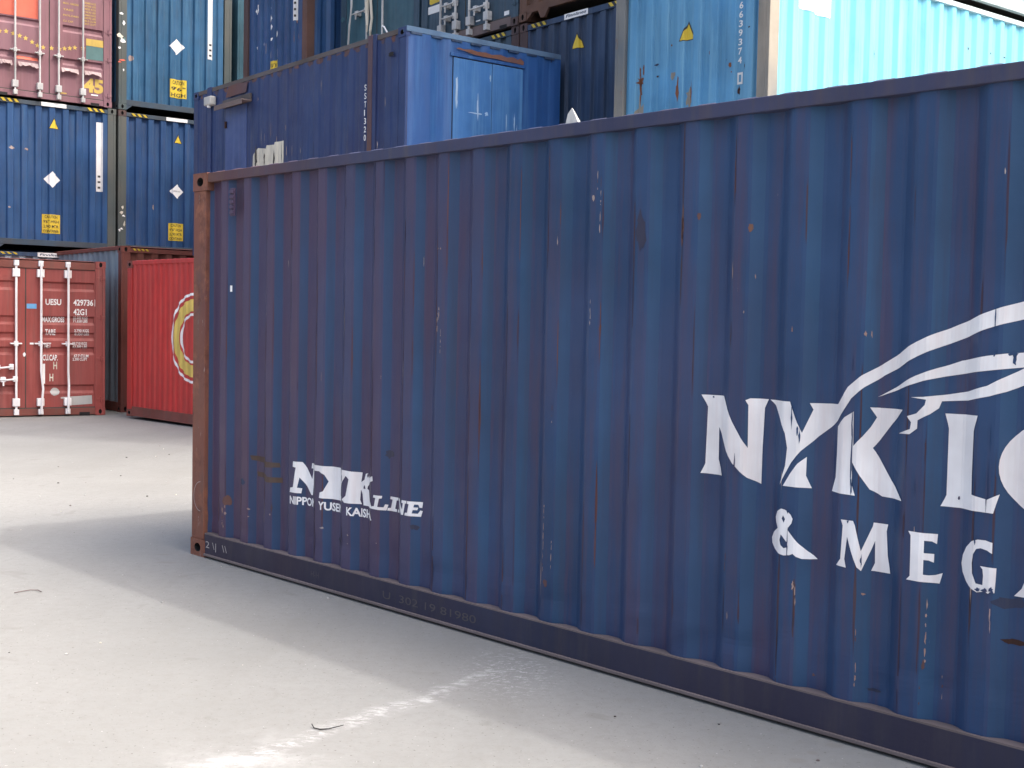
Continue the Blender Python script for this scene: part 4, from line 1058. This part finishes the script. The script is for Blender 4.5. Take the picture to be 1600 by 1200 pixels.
# finnlines stack
def std(name_lab, a, b, z, pm, H=H9, **k):
    return container('shipping_container', name_lab, AB(a, b, z), YB, 12.192, H, pm, group=GR, **k)
fa, fb = 11.45, 10.9
T, F = std('dark blue container at ground level between light blue stack and door stack', fa, fb, -.06, 'navy_c'); finish(T, F)
T, F = std('navy container with white name plate and yellow triangle behind the office cabin', fa, fb, 2.90, 'navy_c', post='postbrown', cast='postbrown', rail='navy_c', ends=.345, toprail='navy_c')
e = F['end0']
hazard(e, .25, 2.80, 2.855, T, w=.34); hazard(e, 1.83, 2.80, 2.855, T); label_plate(e, .96, 2.79, 1.44, 2.865, T); triangle(e, 1.215, 2.385, T, .2, .2)
smudges(e, 'lb_post', [(2.27, 1.7, .03, .25)]) if False else None
finish(T, F)
T, F = std('brown container above the navy one with name plate', fa, fb - .02, 5.82, 'brown', post='brown', cast='brown', rail='brown')
mb = MB(); e = F['end0']; mb.quads([e.to(.42, .10, .01), e.to(.50, -.02, .02), e.to(.58, -.02, .02), e.to(.66, .10, .01), e.to(.42, .10, -.02), e.to(.50, -.02, -.02), e.to(.58, -.02, -.02), e.to(.66, .10, -.02)], [(0, 1, 2, 3), (7, 6, 5, 4), (0, 4, 5, 1), (1, 5, 6, 2), (2, 6, 7, 3)], 'brown'); mb.build('bracket', T)
finish(T, F)
# door stack
da, db = 13.92, 10.9
T, F = std('slate container at the bottom under the navy doors', da, db, -.06, 'slate'); finish(T, F)
T, F = std('slate container with striped header directly beneath the navy doors', da, db, 2.90, 'slate', post='postbrown', cast='postbrown')
hazard(F['end0'], 1.80, 2.80, 2.855, T); finish(T, F)
T, F = container('shipping_container', 'navy container with four silver locking bars and white and yellow notices', AB(da, db - .02, 5.80), YB, 12.192, H9, 'slate', post='postbrown' if False else 'slate', cast='postbrown', rail='rail_dust', front='door', group=GR,
                 door=dict(bars=(.59, .98, 1.33, 1.76), seam=1.15, handles=((.63, .97, .57), (.63, .97, .38), (1.36, 1.75, .39)), brackets=(1.5,), sillh=.155, hz=(.3, .9, 1.7, 2.4)))
e = F['end0']; e.mb = None
mb = MB(); e.rect(.16, .54, .54, .655, 'white_sticker', mb=mb, lift=.004); e.text('FRAGILE', .35, .58, .03, 'gold', mb=mb, lift=.006, width=.2, align='CENTER') if False else None; mb.build('notice', T)
e.poly([(.20, .70), (.24, .68), (.54, .70), (.54, .95), (.20, .95)], 'yellow', 'notice', T, lift=.004)
e.rect(2.10, .185, 2.215, .245, 'white_sticker', 'sticker', T, lift=.004)
e.poly([(1.93, .50), (1.98, .48), (2.00, .56), (2.03, .62), (2.0, .70), (1.95, .66), (1.98, .58)], 'white_sticker', 'sticker', T, lift=.004)
e.rect(1.42, .215, 1.53, .235, 'white_sticker', 'sticker', T, lift=.004)
finish(T, F)
for k, z in enumerate((8.71, 11.62, 14.53)):
    T, F = std('navy container %s above the navy doors' % ('fourth up', 'fifth up', 'at the very top')[k], da, db, z, 'navy_b'); finish(T, F)
# teal door stack
ta, tb = 16.6, 11.0
T, F = std('teal container at ground level below the teal doors', ta, tb, -.07, 'teal_b'); finish(T, F)
T, F = std('teal container second up below the teal doors', ta, tb, 2.85, 'teal_b'); finish(T, F)
T, F = container('shipping_container', 'dull teal container with bent bars and lashed handles on its doors', AB(ta, tb, 5.80), YB, 12.192, H9, 'teal_b', post='slate', cast='postbrown', rail='teal_b', front='door', group=GR,
                 door=dict(leafmat='teal_b', bars=(.45, .93, 1.42), seam=1.15, handles=((.45, .92, .98),), brackets=(1.6,),
                           bent={.45: [(-.05, .05, .045), (-.04, .4, .05), (.02, .8, .06), (.06, 1.1, .05), (.03, 2.8, .045)]}))
e = F['end0']; e.mb = None
mb = MB()
mb.tube([e.to(.99, 1.6, .07), e.to(1.00, 1.2, .09), e.to(.98, .9, .07), e.to(1.03, .7, .10), e.to(1.00, .60, .08)], [.04, .045, .035, .02, .015], 'cream', 8)
mb.tube([e.to(1.07, 1.7, .06), e.to(1.09, 1.2, .08), e.to(1.13, .8, .07), e.to(1.10, .60, .08), e.to(1.06, .45, .06), e.to(1.08, .2, .05)], .022, 'cream', 8)
mb.tube([e.to(1.44, .62, .05), e.to(1.50, .60, .06), e.to(1.58, .50, .05), e.to(1.62, .38, .05)], .014, 'white_sticker', 8)
mb.build('lashing', T)
e.rect(.93, .1, .98, .85, 'postbrown', 'rust_strip', T, lift=.003)
finish(T, F)
T, F = std('dark teal container above the bent teal doors', ta, tb, 8.71, 'teal_a'); finish(T, F)
# protruding stack between teal and the left wall
ca, cb = 19.25, 10.45
T, F = std('dark container on the ground under the navy one with peeling stickers', ca, cb, -.08, 'navy_c'); finish(T, F)
T, F = std('dark container second up under the navy one with peeling stickers', ca, cb, 2.58, 'navy_c'); finish(T, F)
T, F = std('navy container with peeling white stickers rising behind the rusty cabin edge', ca, cb, 5.49, 'navy_a', post='postbrown', cast='postbrown', rail='navy_a', ends=.30, s0=.2)
e = F['end0']
mb = MB(); e.rect(1.06, .36, 1.36, .74, 'yellow', mb=mb, lift=.004)
for i, t in enumerate(("CAUTION", "9'6\" HIGH")): e.text(t, 1.21, .63 - i * .1, .06, 'black', mb=mb, lift=.006, width=.22, align='CENTER', bold=.01)
mb.build('caution_sticker', T)
strip_vert(e, 1.93, 2.03, 1.32, 2.6, T)
mb = MB()
for i, (s, z, a, b) in enumerate(((1.05, 1.70, .04, .07), (1.06, 1.60, .03, .06), (1.07, 1.50, .05, .05), (1.08, 1.35, .06, .05), (1.12, 1.14, .05, .025), (1.05, 1.10, .025, .06), (.80, 1.20, .03, .04), (.77, 1.12, .03, .05), (.45, 1.75, .02, .05), (.58, 1.78, .025, .06), (.48, 1.08, .025, .025), (1.25, 1.2, .02, .05))):
    e.poly(blob(s, z, a, b, 9, i, .6), 'white_sticker', mb=mb, lift=.003)
mb.build('peeling_stickers', T)
for k in range(14):
    R = random.Random(k + 240); e.poly(blob(R.uniform(.3, 2.1), R.uniform(.4, 1.6), .008, R.uniform(.03, .12), 10, k, .5), 'scrape_pale', mb=e.mb, lift=.002)
finish(T, F)

# ------------------------------------------------------------------ small things on the concrete
mb = MB(); mb.tube([(-.775, 4.905, .012), (-.762, 4.875, .006), (-.735, 4.858, .006), (-.70, 4.868, .006), (-.645, 4.887, .016)], [.002, .0025, .0028, .0022, .0015], 'dark', 6)
tag(mb.build('wire_scrap'), 'bent black wire scrap lying on sunlit concrete beside the white powder', 'wire')
mb = MB(); mb.tube([(-2.86, 7.13, .01), (-2.83, 7.19, .008), (-2.80, 7.22, .008), (-2.76, 7.22, .008), (-2.72, 7.17, .01)], .0028, 'rail_dust', 6)
tag(mb.build('wire_scrap'), 'thin curved wire scrap on sunlit concrete at the far left', 'wire')
pm = MB(); R = random.Random(5)
for k in range(170):
    x = R.uniform(-5, 2.2); y = R.uniform(4.2, 16)
    r = R.uniform(.002, .007) * (1 + y / 14)
    v = (Vector((x, y)) - Vector((-2.1805, 8.4663))); 
    if v.x * n0.x + v.y * n0.y > -.02 and v.x * d0.x + v.y * d0.y > 0: continue
    bm = bmesh.new(); bmesh.ops.create_icosphere(bm, subdivisions=1, radius=r)
    for q in bm.verts: q.co *= R.uniform(.6, 1.2); q.co.z *= .6
    bm.verts.index_update()
    pm.quads([(q.co.x + x, q.co.y + y, q.co.z + ground_z(y) + r * .3) for q in bm.verts], [tuple(i.index for i in f.verts) for f in bm.faces], R.choice(['gasket', 'grey_patch', 'rail_dust', 'cream']))
    bm.free()
tag(pm.build('loose_grit'), kind='stuff', label='loose grit and tiny pebbles scattered on the concrete', cat='grit')
